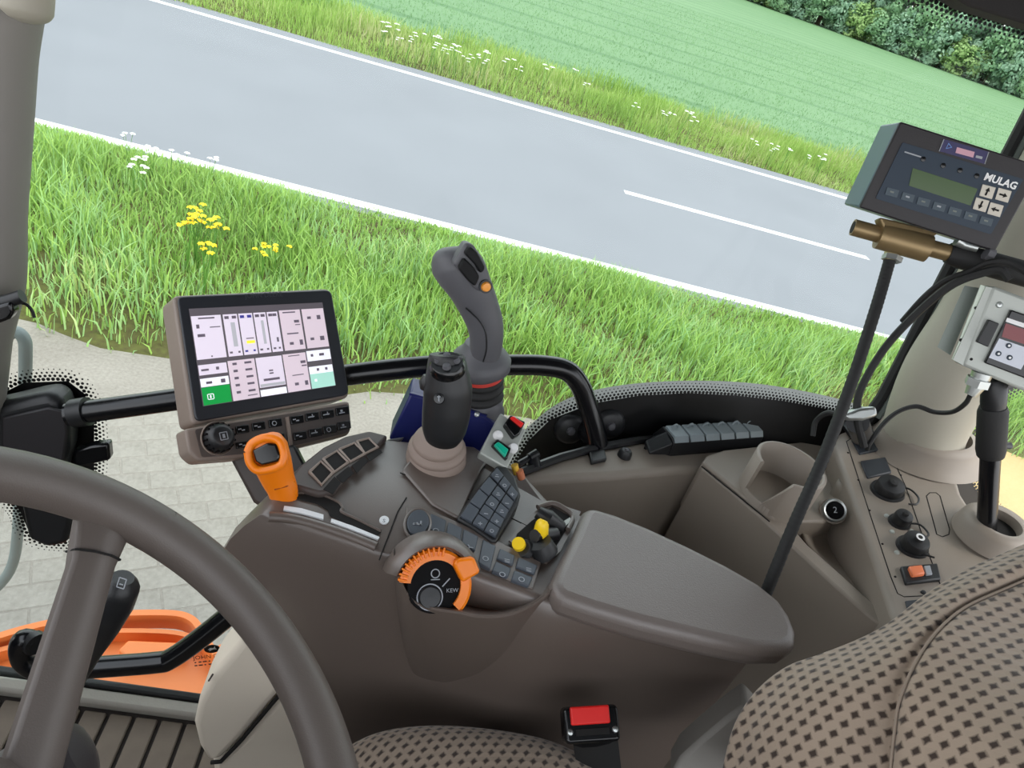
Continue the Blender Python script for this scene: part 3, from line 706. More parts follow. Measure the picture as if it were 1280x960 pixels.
mk('shroud', tf(loft([[V((r * sx_ * math.cos(2 * math.pi * k / 28), r * math.sin(2 * math.pi * k / 28) , z)) for k in range(28)] for r, sx_, z in ((0.055, 1.1, -0.118), (0.075, 1.15, -0.13), (0.082, 1.15, -0.20), (0.072, 1.1, -0.34), (0.05, 1.0, -0.47))]), WM), SHR, stc)
mk('switch_housing', tube([hd(-10, 1010, .60), hd(30, 985, .60), hd(75, 955, .60), hd(104, 938, .605), hd(112, 933, .606)], [0.034, 0.036, 0.033, 0.024, 0.008], 18), SHR, stc)
# stalk with a printed wiper symbol
STK = [hd(96, 852, 0.70), hd(112, 818, 0.675), (hd(128, 785, 0.655)), hd(141, 755, 0.64), hd(150, 733, 0.63), hd(154, 722, 0.626)]
mk('stalk_rod', tube([WC_ - WN * 0.2, STK[0]], 0.008, 10), BLACK, stc)
sk = mk('stalk', tube(catmull(STK, 4), lerps([0.007, 0.0095, 0.014, 0.0170, 0.0160, 0.009], 4), 16), BLACK, stc)
c = hd(152, 729, 0.608); SMK = frame(c, -FW, IR)
mk('stalk_symbol', tf(join(*[mv(box(a, b, 0.0004), (x, y, 0)) for a, b, x, y in ((0.006, 0.0008, 0, 0.004), (0.006, 0.0008, 0, -0.004), (0.0008, 0.008, -0.003, 0), (0.0008, 0.008, 0.003, 0), (0.003, 0.0008, 0, -0.001))]), SMK @ Matrix.Rotation(-0.3, 4, 'Z')), GREYP, sk, smooth=0)
mk('stalk_ring', tube([hd(133, 775, 0.650), hd(136, 769, 0.648)], 0.0147, 16), BLACKG, sk)

# ------------------------------------------------------------------ console with armrest beside the seat
ZD = 1.965                                                # control deck height
DK = zpl(ZD)
def dz(x, y, o=0.0): return hz(x, y, ZD + o)
cs = thing('control_console', 'brown plastic control console with keys, slots and a padded armrest', 'console', (0.2, 0.66, 1.32))
OUT = [(330, 640), (336, 626), (352, 610), (370, 592), (400, 567), (430, 552), (460, 545), (488, 548), (520, 551), (560, 556), (610, 566), (650, 584), (690, 612), (735, 632)]
top = [dz(x, y) for x, y in OUT]
top += [V((0.36, 0.70, ZD)), V((0.50, 0.68, ZD)), V((0.545, 0.63, ZD)), V((0.52, 0.590, ZD))]
near = [dz(690, 758), dz(640, 737), dz(580, 716), dz(520, 700), dz(470, 690), dz(420, 672), dz(370, 655)]
for p in near: p.y = max(p.y, 0.562)
top += near
cen = V((0.2, 0.66, ZD))
def lvl(z, inset, fs, ns=0.0, rear=0.0):
    out = []
    for i, p in enumerate(top):
        d = V((cen.x - p.x, cen.y - p.y, 0)).normalized(); q = V((p.x, p.y, z)) + d * inset
        f = max(0.0, min(1.0, (0.06 - p.x) / 0.12)); q.x -= fs * f
        if i > 16 or i < 2: q.y -= ns * (1 - 0.6 * f)
        if p.x > 0.24: q.z = min(q.z, ZD - 0.022 - rear)
        out.append(q)
    return out
secs = [lvl(ZD, 0.010, 0), lvl(ZD - 0.0015, 0.004, 0), lvl(ZD - 0.006, 0.0, 0.004), lvl(ZD - 0.025, -0.001, 0.018, 0.004), lvl(ZD - 0.05, -0.001, 0.032, 0.006), lvl(ZD - 0.085, 0, 0.044, 0.006), lvl(ZD - 0.13, 0, 0.040, 0.004), lvl(ZD - 0.19, 0, 0.014, 0.0), lvl(ZD - 0.30, 0.0, -0.02, -0.004), lvl(1.33, 0.01, 0.0, -0.008)]
mk('body', loft(secs[::-1]), BROWN, cs, smooth=55)
def seam(pxs, o=0.0, r=0.0008, name='seam', par=None, z=ZD, m=GROOVE):
    return mk(name, tube([hz(x, y, z + o) for x, y in pxs], r, 6), m, par or cs)
# armrest pad
ZP = 1.985
ptop = [(738, 630), (770, 640), (810, 656), (860, 679), (910, 704), (950, 727), (976, 748), (990, 768), (998, 788), (997, 803), (984, 812), (950, 812), (890, 800), (800, 778), (740, 760), (706, 748), (692, 738), (690, 724), (700, 700), (720, 660), (730, 636)]
pad = extr([hz(x, y, ZP) for x, y in ptop], (0, 0, -0.036))
mk('armrest_pad', pad, PADM, cs, bevel=0.013, seg=4)
# panel seams of the deck
seam([(500, 591), (555, 612), (592, 627), (640, 648), (688, 672)], 0.0005)
seam([(508, 622), (497, 640), (474, 700)], 0.0005)
seam([(560, 575), (566, 602), (585, 604), (606, 583)], 0.0005, 0.0008)
mk('release_arrow', tube([dz(558, 594, .001), dz(566, 597, .001)], 0.0008, 5), GREYP, cs)
# raised deck panel under the small lever
mk('lever_panel', slab([(502, 589), (520, 566), (546, 556), (592, 560), (612, 574), (600, 590), (574, 650), (540, 632)], DK, 0.003), BROWN, cs, bevel=0.0025)
# storage tray with four pockets at the front
TRAY = [((430, 557), (462, 548), (478, 558), (447, 570)), ((404, 570), (430, 558), (447, 571), (420, 583)), ((386, 584), (406, 573), (423, 585), (400, 598)), ((372, 600), (388, 587), (404, 600), (384, 611))]
tp = mk('pocket_tray', slab([(356, 612), (372, 590), (402, 566), (430, 552), (460, 545), (484, 551), (470, 566), (440, 592), (418, 620), (398, 624)], DK, 0.010), BROWN_D, cs, bevel=0.004)
for q in ([(446, 552), (461, 548), (472, 559), (456, 567)], [(424, 562), (443, 554), (456, 567), (438, 577)], [(404, 574), (421, 564), (435, 578), (418, 590)], [(387, 590), (401, 577), (416, 591), (402, 606)]):
    mk('pocket', slab(q, zpl(ZD + 0.0102), 0.0006, 0.0), GROOVE, tp, smooth=0)
    c4 = [hz(x, y, ZD + 0.0108) for x, y in q]
    mk('pocket_rim', tube(c4 + [c4[0]], 0.0020, 6, False), mat('tray_rim', (146, 132, 122), 0.45), tp)
# slanted strips beside the pockets
for q in ([(458, 570), (474, 561), (478, 566), (462, 577)], [(440, 582), (456, 571), (460, 577), (446, 592)], [(420, 596), (436, 583), (442, 592), (428, 604)], [(404, 612), (418, 596), (426, 604), (416, 618)]):
    mk('side_slot', slab(q, zpl(ZD + 0.0102), 0.0006, 0.0), GROOVE, tp, smooth=0)
# lever slot with white guide lines
mk('lever_slot', slab([(366, 616), (395, 618), (416, 626), (426, 633), (425, 641), (440, 648), (470, 660), (476, 666), (470, 671), (436, 656), (412, 645), (410, 638), (396, 630), (372, 624)], zpl(ZD + 0.001), 0.0008, 0.0), GROOVE, cs, smooth=0)
mk('slot_edge', tube(catmull([dz(x, y, .002) for x, y in [(364, 616), (396, 617), (420, 626), (428, 634), (427, 640), (446, 649), (476, 664)]], 4), 0.002, 6), BROWN, cs)
GL = mat('guide_line_white', (226, 228, 230), 0.4)
mk('guide_line', slab([(355, 634), (376, 637), (404, 645), (404, 651), (376, 643), (354, 639)], DK, 0.0025), GL, cs)
mk('guide_line', slab([(414, 650), (440, 659), (474, 673), (472, 676), (440, 664), (413, 654)], DK, 0.0025), GL, cs)
mk('guide_ledge', tube(catmull([dz(x, y, -0.001) for x, y in [(336, 646), (360, 648), (390, 655), (430, 668), (470, 684)]], 5), 0.006, 10), BROWN, cs)
mk('speed_symbol', slab(ring_px(480, 651, 6, 5), DK, 0.0018), GL, cs)
mk('speed_symbol_mark', tf(text('S', 0.008), frame(dz(480, 651, .0022), UPZ, (1, 0, 0))), CHAR, cs, smooth=0)
# orange gear lever with dark window
g0 = thing('speed_lever', 'orange speed lever with a dark thumb window in the console slot', 'lever', dz(352, 634))
LP = [dz(352, 632), hd(350, 618, depth(dz(352, 632)) - 0.008), hd(345, 600, 0.86), hd(338, 575, 0.845), hd(332, 560, 0.84), hd(329, 550, 0.838)]
LPc = [hd(356, 628, 0.872), hd(353, 612, 0.866), hd(347, 598, 0.86), hd(340, 578, 0.85), hd(333, 560, 0.842), hd(329, 549, 0.84), hd(327, 545, 0.839)]
mk('stem', tube([hd(354, 640, 0.882), hd(355, 622, 0.868)], 0.006, 10), STEEL, g0)
mk('collar', tube([hd(356, 634, 0.876), hd(355, 626, 0.872)], 0.0095, 12), STEEL, g0)
lv = mk('knob', tube(catmull(LPc, 6), lerps([0.0155, 0.0178, 0.0195, 0.0225, 0.0245, 0.020, 0.008], 6), 24, True, 0.72, xh=FW), ORANGE, g0)
mk('thumb_window', extr([hd(x, y, 0.8215) for x, y in [(315, 563), (333, 554), (345, 555), (350, 570), (347, 577), (327, 582), (319, 577)]], FW * 0.02), BLACKG, lv, bevel=0.002)
mk('joint_line', tube([hd(343, 612, 0.850), hd(358, 608, 0.852), hd(368, 602, 0.860)], 0.0009, 6), mat('dark_orange_gap', (150, 70, 6), 0.6), lv)
rim_ = [hd(x, y, 0.826) for x, y in [(310, 565), (316, 554), (333, 547), (349, 551), (355, 567), (352, 580), (340, 586), (323, 588), (313, 579)]]
mk('window_rim', tube(catmull(rim_ + [rim_[0]], 4), 0.0050, 10, False), ORANGE, lv)

# key strip along the near edge
bz = zpl(ZD + 0.001)
mk('key_strip', slab([(508, 634), (524, 634), (560, 648), (620, 676), (676, 704), (666, 737), (640, 728), (600, 708), (590, 700), (560, 672), (530, 664), (506, 668)], DK, 0.0016), BROWN, cs, bevel=0.001)
def key(q, par=None, h=0.004, name='key', m=CHAR):
    return mk(name, slab(q, bz, h), m, par or cs, bevel=0.0012, seg=2)
rb_ = key(ring_px(522, 655, 14, 16, 28, 18), name='round_key')
pr_ = [dz(x, y, .004) for x, y in ring_px(522, 655, 16.5, 18.5, 28, 18)]
mk('key_ring', tube(pr_ + [pr_[0]], 0.0016, 6, False), BROWN, rb_)
def glyph(kind, px, py, s, par, m=GREYP, z=ZD + 0.0056, rot=0.0):
    M = frame(hz(px, py, z), UPZ, IR) @ Matrix.Rotation(rot, 4, 'Z')
    if kind == 'ring': g = lathe([(s * 0.55, 0), (s * 0.8, 0)], 16); g = (g[0], g[1])
    elif kind == 'bars': g = join(*[mv(box(s * 1.3, s * 0.18, 0.0003), (0, (i - 1) * s * 0.45, 0)) for i in range(3)])
    elif kind == 'fan': g = join(*[tf(mv(box(s * 0.9, s * 0.3, 0.0003), (s * 0.45, 0, 0)), Matrix.Rotation(i * 2.094, 4, 'Z')) for i in range(3)])
    elif kind == 'hook': g = join(box(s * 1.2, s * 0.22, 0.0003), mv(box(s * 0.22, s * 0.8, 0.0003), (s * 0.4, s * 0.3, 0)), tf(mv(box(s * 0.8, s * 0.2, 0.0003), (-s * 0.2, s * 0.2, 0)), Matrix.Rotation(0.7, 4, 'Z')))
    else: g = mv(text(kind, s * 1.9), (0, 0, 0))
    return mk('key_symbol', tf(g, M), m, par, smooth=0)
glyph('hook', 522, 655, 0.009, rb_)
ks = [([(538, 644), (557, 653), (554, 671), (535, 663)], 'ring', 545, 663), ([(560, 655), (577, 663), (574, 681), (557, 672)], 'fan', 567, 675), ([(579, 664), (597, 673), (593, 691), (576, 682)], 'fan', 587, 684),
      ([(603, 677), (619, 685), (612, 714), (597, 706)], 'ring', 607, 698), ([(624, 688), (643, 697), (640, 709), (620, 700)], 'bars', 634, 701), ([(647, 699), (671, 709), (667, 720), (644, 711)], 'bars', 661, 712),
      ([(619, 704), (638, 713), (634, 724), (614, 716)], 'ring', 628, 718), ([(642, 715), (665, 724), (660, 735), (638, 727)], 'ring', 652, 724)]
for q, kd, gx, gy in ks:
    k_ = key(q); glyph(kd, gx, gy, 0.0048, k_)

# angled keypad pod
KPL = plane3(hz(571, 648, ZD + 0.006), hz(620, 580, ZD + 0.022), hz(650, 627, ZD + 0.016))
kp = mk('keypad_pod', slab([(571, 648), (580, 632), (604, 602), (620, 582), (634, 583), (645, 596), (651, 618), (648, 630), (634, 654), (621, 677), (614, 676), (592, 660)], KPL, 0.0, 0.03), BLACK, cs, bevel=0.003)
def kpq(u0, u1, v0, v1):
    A0, A1, B0, B1 = (574, 647), (621, 585), (619, 674), (648, 619)
    def P(u, v):
        a = (A0[0] + (A1[0] - A0[0]) * v, A0[1] + (A1[1] - A0[1]) * v); b = (B0[0] + (B1[0] - B0[0]) * v, B0[1] + (B1[1] - B0[1]) * v)
        bow = 4 * v * (1 - v) * 3.0
        return (a[0] + (b[0] - a[0]) * u + bow * (1 - u) * -0.4, a[1] + (b[1] - a[1]) * u - bow * 0.4)
    return [P(u0, v0), P(u1, v0), P(u1, v1), P(u0, v1)]
def kkey(u0, u1, v0, v1, sym):
    q = kpq(u0 + .015, u1 - .015, v0 + .012, v1 - .012); k_ = mk('keypad_key', slab(q, KPL, 0.004), CHAR, kp, bevel=0.001)
    if sym:
        cx = sum(p[0] for p in q) / 4; cy = sum(p[1] for p in q) / 4
        s = 0.0032; M = frame(hp(cx, cy, KPL, 0.0046), KPL[1], IR)
        gg = {'+': join(box(s * 1.6, s * .4, .0003), box(s * .4, s * 1.6, .0003)), '-': join(box(s * 1.6, s * .4, .0003)), 'o': lathe([(s * .5, 0), (s * .85, 0)], 12), 'x': join(box(s * 1.6, s * .4, .0003), mv(box(s, s * .4, .0003), (0, s, 0)))}[sym]
        mk('key_symbol', tf(gg, M), GREYP, k_, smooth=0)
for i, (a, b) in enumerate(((0, .27), (.27, .54), (.54, .80))): kkey(0, .34, a, b, None)
for i, (a, b) in enumerate(((0, .2), (.2, .4), (.4, .6), (.6, .8))): kkey(.34, .67, a, b, '+-ox'[i])
for i, (a, b) in enumerate(((0, .2), (.2, .4), (.4, .6), (.6, .8))): kkey(.67, 1, a, b, 'o+x-'[i])
for i, (a, b) in enumerate(((0, .33), (.33, .66), (.66, 1))): kkey(a, b, .82, 1.0, 'xo+'[i])

# pocket with yellow levers between the keypad and the armrest
pk = mk('lever_pocket', slab([(664, 652), (690, 634), (712, 646), (708, 662), (692, 688), (684, 700), (660, 690), (642, 684), (646, 668)], zpl(ZD + .001), 0.0012), GROOVE, cs, smooth=0)
mk('pocket_plate', slab([(636, 676), (652, 654), (676, 634), (696, 630), (726, 640), (700, 690), (684, 704), (664, 697)], DK, 0.0009), BROWN, cs)
y1 = mk('yellow_lever', tube(catmull([dz(676, 680, .0), dz(676, 668, .012), hd(678, 655, 0.905), hd(680, 650, 0.905)], 5), lerps([0.013, 0.012, 0.010, 0.006], 5), 14, True, 0.8), YELLOW, cs)
mk('lever_base', tube([dz(680, 692, 0.0), dz(674, 678, .014)], [0.018, 0.015], 14), BLACK, y1)
mk('lever_boot', tube([dz(692, 668, 0.002), dz(668, 670, .016)], [0.010, 0.008], 12), BLACK, y1)
y2 = mk('yellow_button', tube([dz(650, 684, 0.0), dz(648, 679, 0.012)], [0.0085, 0.0080], 16), YELLOW, cs)
mk('button_collar', tube([dz(653, 688, 0.0), dz(651, 685, 0.005)], [0.015, 0.012], 16), BLACK, y2)
mk('dark_lever', tube([dz(700, 660, 0.0), dz(684, 648, .012), dz(672, 640, .014)], [0.010, 0.012, 0.008], 12), BLACK, cs)
mk('pocket_rim', tube(catmull([dz(x, y, 0.004) for x, y in [(672, 634), (690, 629), (706, 636), (716, 646), (710, 662)]], 4), 0.0035, 8), BROWN, cs)
mk('bright_insert', slab([(698, 656), (712, 648), (714, 652), (702, 662)], zpl(ZD + .004), 0.002), ALU, cs)

# orange rotary dial in the hollow of the near side
DN = V((0.06, -0.74, 0.67)).normalized(); dc = hd(543, 731, 0.824); DM = frame(dc, DN, IR)
dl = thing('rotary_dial', 'orange and black rotary drive dial set in the side of the console', 'dial', dc)
def pl_arc(r0, r1, a0, a1, z0, z1, n=28):
    out = []
    for k in range(n + 1):
        a = math.radians(a0 + (a1 - a0) * k / n); c_, s_ = math.cos(a), math.sin(a)
        out.append([V((r0 * c_, r0 * s_, z0)), V((r1 * c_, r1 * s_, z0)), V((r1 * c_, r1 * s_, z1 * 0.8)), V(((r0 * .25 + r1 * .75) * c_, (r0 * .25 + r1 * .75) * s_, z1)), V((r0 * c_, r0 * s_, z1 * 0.9))])
    return loft(out)
R1 = 0.0400
mk('collar', tf(pl_arc(0.028, R1, -46, 172, -0.012, 0.012), DM), ORANGE, dl, smooth=45)
for k in range(12):
    a = math.radians(78 + k * 8.2); M2 = DM @ Matrix.Rotation(a, 4, 'Z')
    mk('grip_rib', tf(mv(box(0.0105, 0.0024, 0.004), (0.0375, 0, 0.0118)), M2), ORANGE, dl, bevel=0.0008)
M2 = DM @ Matrix.Rotation(math.radians(30), 4, 'Z')
mk('pointer', tf(extr([V(p) for p in ((0.026, -0.011, 0.0), (0.049, -0.012, 0.0), (0.051, 0.007, 0.0), (0.034, 0.015, 0.0), (0.027, 0.012, 0.0))], (0, 0, 0.020)), M2), ORANGE, dl, bevel=0.004, seg=3)
mk('face', tf(mv(lathe([(0, 0.006), (0.030, 0.006), (0.034, -0.012)], 40), (0, 0, 0)), DM), mat('dial_face', (14, 14, 15), 0.75, spec=0.15), dl)
cb_ = mk('centre_button', tf(mv(lathe([(0, 0.0055), (0.011, 0.005), (0.013, 0.0)], 28), (-0.006, -0.012, 0.006)), DM), BLACK, dl)
mk('button_ring', tf(mv(lathe([(0.0132, 0.001), (0.0146, 0.001)], 32), (-0.006, -0.012, 0.0062)), DM), GREYP, dl, smooth=0)
mk('face_symbol', tf(join(mv(lathe([(0.004, 0.0065), (0.0052, 0.0065)], 18), (0.0, 0.013, 0)), mv(box(0.010, 0.001, 0.0003), (0, 0.0065, 0.0066))), DM), GREYP, dl, smooth=0)
mk('face_lettering', tf(mv(text('KEW', 0.0062), (0.019, -0.006, 0.0066)), DM), GREYP, dl, smooth=0)
mk('pointer_line', tf(mv(box(0.012, 0.0012, 0.0004), (0, 0, 0.0066)), DM @ Matrix.Translation((0.012, 0.003, 0)) @ Matrix.Rotation(0.8, 4, 'Z')), GREYP, dl, smooth=0)
# hood and scoop around the dial
hood = []
for k in range(19):
    a = math.radians(165 - 150 * k / 18); c_, s_ = math.cos(a), math.sin(a); w = math.sin(math.pi * k / 18) ** 0.6
    hood.append([DM @ V((r * c_, r * s_, z)) for r, z in ((0.0412, -0.03), (0.0412, 0.002 + 0.010 * w), (0.0440, 0.006 + 0.012 * w), (0.049, 0.004 + 0.010 * w), (0.055, -0.004 + 0.004 * w), (0.057, -0.03))])
mk('dial_hood', loft(hood), BROWN, cs, smooth=60)
rimp = [(492, 692), (498, 716), (508, 740), (522, 755), (546, 762), (574, 766), (602, 771), (634, 769), (664, 757), (690, 738)]
ysd = [0.582, 0.566, 0.552, 0.543, 0.539, 0.538, 0.540, 0.546, 0.558, 0.572]
def rw(dy_, iny, sx_=0.0): return [hy(x + (560 - x) * sx_, y + dy_, yy + iny) for (x, y), yy in zip(rimp, ysd)]
rows_ = [rw(-14, 0.050, 0.06), rw(-4, 0.006), rw(0, 0.0), rw(6, 0.001), rw(28, 0.010), rw(62, 0.026), rw(90, 0.042)]
g, uv = patch(rows_, 5, 4)
mk('dial_scoop', g, BROWN, cs, smooth=80)
# small lever: black knob on a brown bellows
j0 = thing('hydraulic_lever', 'small black lever knob with push buttons on a brown bellows boot', 'lever', dz(545, 574))
bs = dz(545, 573); bt = hd(549, 541, depth(bs) - 0.03); ax = (bt - bs).normalized(); JM = frame(bs, ax, IR); Lb = (bt - bs).length
prof = [(0.041, -0.004), (0.040, 0.006), (0.036, 0.012), (0.039, 0.016), (0.038, 0.021), (0.032, 0.025), (0.034, 0.029), (0.032, 0.034), (0.026, 0.038), (0.024, 0.042), (0.018, 0.046)]
mk('boot', tf(lathe([(r, z * Lb / 0.046) for r, z in prof], 36), JM), mat('boot_rubber', (140, 124, 114), 0.6, bump=0.1, scale=500), j0, smooth=60)
KP = [hd(553, 548, 0.925), hd(555, 536, 0.915), hd(558, 515, 0.905), hd(560, 485, 0.893), hd(559, 460, 0.883), hd(558, 447, 0.878), hd(558, 443, 0.877)]
kn = mk('knob', tube(catmull(KP, 6), lerps([0.022, 0.0275, 0.0295, 0.0295, 0.0245, 0.0215, 0.019], 6), 28, True, 0.85, xh=FW), BLACK, j0, smooth=60)
KT = frame(hd(559, 453, 0.866), (-FW * 0.75 + IU * 0.75).normalized(), IR)
ktop = mk('button_face', tf(mv(lathe([(0, 0.0), (0.0185, 0.0), (0.021, -0.003), (0.021, -0.012)], 30), (0, 0, 0)), KT), BLACKG, kn)
for dx, dy in ((-0.0105, 0.002), (-0.001, 0.0095), (0.010, 0.002), (0.0, -0.0085)):
    b_ = mk('push_button', tf(mv(lathe([(0, 0.0045), (0.0042, 0.004), (0.0052, 0.0)], 16), (dx, dy, 0.0)), KT), DGREY, ktop)
fb = frame(hd(549, 498, 0.872), -FW, IR)
o_ = mk('trigger_button', tf(lathe([(0, 0.004), (0.006, 0.0035), (0.0075, -0.004)], 20), fb), BLACKG, kn)
mk('button_print', tf(mv(join(box(0.0012, 0.007, 0.0003), mv(box(0.004, 0.0012, 0.0003), (0, 0.002, 0))), (0, 0, 0.0046)), fb), GREYP, o_, smooth=0)
mk('side_button', tube([hd(533, 486, 0.895), hd(534, 478, 0.892), hd(536, 470, 0.89)], [0.008, 0.010, 0.007], 12), BLACK, kn)
# ------------------------------------------------------------------ trim over the wheel arch: shelf, cup holder, socket panel
sc_ = thing('side_console', 'brown plastic wheel arch console with shelf, trough and socket panel', 'console', (0.6, 0.85, 1.4))
ZS = 1.905
shelf_front = [(640, 603), (690, 599), (760, 595), (820, 590), (852, 587), (872, 588)]
fr_ = [hz(x, y, ZS) for x, y in shelf_front]
bk = [V((x, wy(x, ZS) - 0.012, ZS)) for x in (0.95, 0.7, 0.5, 0.35, 0.2)]
# shelf along the window with its inner wall
sh = fr_ + [hz(x, y, ZS) for x, y in [(905, 585), (960, 566), (1050, 556), (1060, 540), (1000, 541), (900, 544), (800, 551), (745, 561), (700, 573), (655, 589)]]
mk('shelf', extr(sh, (0, 0, -0.70)), SIDEB, sc_, bevel=0.012, seg=4)
mk('window_ledge', tube([hz(x, y, ZS + 0.003) for x, y in [(652, 590), (700, 572), (745, 560), (800, 550), (900, 543), (1000, 540)]], 0.007, 8), BLACK, sc_)
# ridge wall that bends in towards the armrest
ZR = 1.925
ridge_o = [(876, 584), (900, 603), (950, 645), (1000, 691), (1040, 728), (1085, 768), (1130, 803), (1200, 850)]
ridge_i = [(1200, 830), (1140, 792), (1095, 757), (1050, 716), (1010, 681), (985, 652), (930, 600), (900, 575)]
rpoly = [hz(x, y, ZR) for x, y in ridge_o] + [hz(x, y, ZR) for x, y in ridge_i]
mk('ridge_wall', extr(rpoly, (0, 0, -0.72)), SIDEB, sc_, bevel=0.004, seg=3)
# flat plate carrying the cup holder
ZC = 1.932
cpl = zpl(ZC)
plate = [(878, 577), (884, 569), (905, 562), (960, 556), (1042, 548), (1056, 575), (1066, 612), (1052, 640), (1030, 652), (1004, 652), (966, 646), (930, 620)]
mk('cup_plate', extr([hz(x, y, ZC) for x, y in plate], (0, 0, -0.10)), SIDEB, sc_, bevel=0.004, seg=3)
seam([(877, 583), (905, 606), (940, 634), (962, 652)], 0.0, 0.0012, 'seam', sc_, ZC - 0.004)
# trough between ridge and socket panel
tr = [(985, 650), (1010, 684), (1050, 718), (1095, 758), (1130, 785), (1140, 700), (1080, 560), (1040, 560)]
mk('trough_floor', extr([hz(x, y, ZR - 0.01) - V((0, 0, 0.085)) for x, y in tr], (0, 0, -0.02)), BROWN_D, sc_)
# socket panel: sloping slab
SPL = plane3(hz(1046, 552, 1.975), hz(1118, 768, 1.955), hz(1215, 600, 2.02))
sn = SPL[1]
spo = [(1040, 553), (1052, 540), (1076, 530), (1110, 540), (1150, 552), (1190, 552), (1193, 585), (1203, 618), (1226, 654), (1254, 690), (1250, 770), (1190, 800), (1128, 800), (1114, 762), (1078, 655)]
mk('panel_slab', extr([hp(x, y, SPL) for x, y in spo], (0, 0, -0.30)), SIDEB, sc_, bevel=0.008, seg=4)
# flared shoulder running up to the pillar
pb_ = hp(1154, 560, WPL, 0.080); pc_ = pb_ - sn * ((pb_ - SPL[0]).dot(sn)); SHM = frame(pc_, (sn + (bpath[2] - bpath[0]).normalized()).normalized(), IR)
mk('pillar_shoulder', tf(lathe([(0.100, -0.012), (0.090, -0.002), (0.083, 0.010), (0.080, 0.022), (0.078, 0.030), (0.066, 0.033)], 48), SHM), SIDEB, sc_, smooth=80)
# screwed sub-panel outline and the long oval outline
def pseam(pxs, r=0.0008, closed=False, o=0.0):
    P = [hp(x, y, SPL, o) for x, y in pxs]
    return mk('seam', tube(P + ([P[0]] if closed else []), r, 6, not closed), GROOVE, sc_)
pseam([(1058, 552), (1064, 548), (1098, 546), (1106, 552), (1132, 608), (1160, 690), (1178, 738), (1176, 744), (1130, 746), (1122, 742), (1113, 720), (1080, 620)], closed=True)
ov = [(1158, 620), (1162, 616), (1170, 616), (1175, 620), (1187, 662), (1186, 668), (1178, 671), (1171, 668)]
pseam(ov, closed=True)
for x, y in ((1060, 566), (1073, 600), (1087, 638), (1103, 680), (1119, 721), (1110, 562), (1126, 594)):
    mk('screw', tf(lathe([(0, 0.0012), (0.0014, 0.001), (0.0018, 0)], 8), frame(hp(x, y, SPL), sn, IR)), GROOVE, sc_)
for x, y in ((1108, 645), (1115, 665), (1139, 664), (1121, 691)):
    mk('rivet', tf(lathe([(0, 0.003), (0.003, 0.0024), (0.004, 0)], 12), frame(hp(x, y, SPL), sn, IR)), ALU, sc_)
# blank covers
DKP = mat('dark_blue_grey_plastic', (46, 50, 56), 0.5, bump=0.1, scale=600)
mk('cable_grommet', slab([(1064, 551), (1095, 549), (1104, 563), (1074, 569)], SPL, 0.004), DKP, sc_, bevel=0.0015)
mk('blank_cover', slab([(1075, 578), (1106, 573), (1114, 592), (1084, 599)], SPL, 0.004), DKP, sc_, bevel=0.002)
mk('rear_blank_cover', slab([(1131, 752), (1184, 746), (1196, 790), (1140, 790)], SPL, 0.002), DKP, sc_, bevel=0.001)
mk('panel_screw', tf(lathe([(0, 0.003), (0.003, 0.0025), (0.004, 0)], 10), frame(hp(1154, 741, SPL), sn, IR)), BLACK, sc_)
# rocker switch with orange lamp
rk = thing('rocker_switch', 'black rocker switch with an orange tab on the socket panel', 'switch', hp(1150, 725, SPL))
mk('frame', slab([(1124, 711), (1170, 707), (1175, 727), (1131, 732)], SPL, 0.006), BLACK, rk, bevel=0.002)
mk('orange_tab', slab([(1134, 711), (1151, 709), (1155, 720), (1139, 722)], (SPL[0] + sn * 0.006, sn), 0.006), mat('orange_lamp', (236, 128, 82), 0.4), rk, bevel=0.002)
mk('grey_tab', slab([(1154, 709), (1162, 708), (1165, 719), (1157, 720)], (SPL[0] + sn * 0.006, sn), 0.003), GREYP, rk, bevel=0.001)
# capped sockets
def socket(px, py, r, label, strap, ring=None, mark=None):
    c = hp(px, py, SPL); M = frame(c, (sn + V((0, -0.25, 0.25))).normalized(), IR)
    t = thing('power_socket', label, 'socket', c)
    mk('flange', tf(lathe([(0, 0.004), (r * 1.18, 0.004), (r * 1.25, 0.0), (r * 1.25, -0.006)], 28), frame(c, sn, IR)), BLACK, t)
    cp = mk('cap', tf(lathe([(0, 0.022), (r * 0.6, 0.021), (r * 0.9, 0.020), (r * 0.98, 0.017), (r, 0.014), (r * 1.03, 0.003)], 28), M), BLACK, t)
    mk('cap_ridge', tf(mv(lathe([(0, 0.006), (r * 0.30, 0.005), (r * 0.36, 0)], 18), (0, 0, 0.021)), M), RUBBER, cp)
    if mark:
        mk('cap_mark', tf(mv(lathe([(r * 0.18, 0), (r * 0.34, 0)], 18), (0, 0, 0.0275)), M), mark, cp, smooth=0)
    if strap: mk('cap_strap', tube(catmull([hp(x, y, SPL, 0.006) for x, y in strap], 6), 0.0016, 6), BLACK, t)
    return t
socket(1109, 614, 0.0215, 'largest black capped power socket, next to the square blank cover', [(1124, 608), (1138, 612), (1148, 622), (1146, 630), (1136, 630)])
socket(1124, 653, 0.0135, 'small black capped socket between the two bigger ones on the panel', [(1136, 654), (1150, 656), (1160, 666), (1158, 671), (1148, 667)])
socket(1140, 684, 0.0185, 'black capped socket with a pale ring mark, next to the rocker switch', [(1150, 692), (1158, 694), (1168, 697)], None, WHITE)
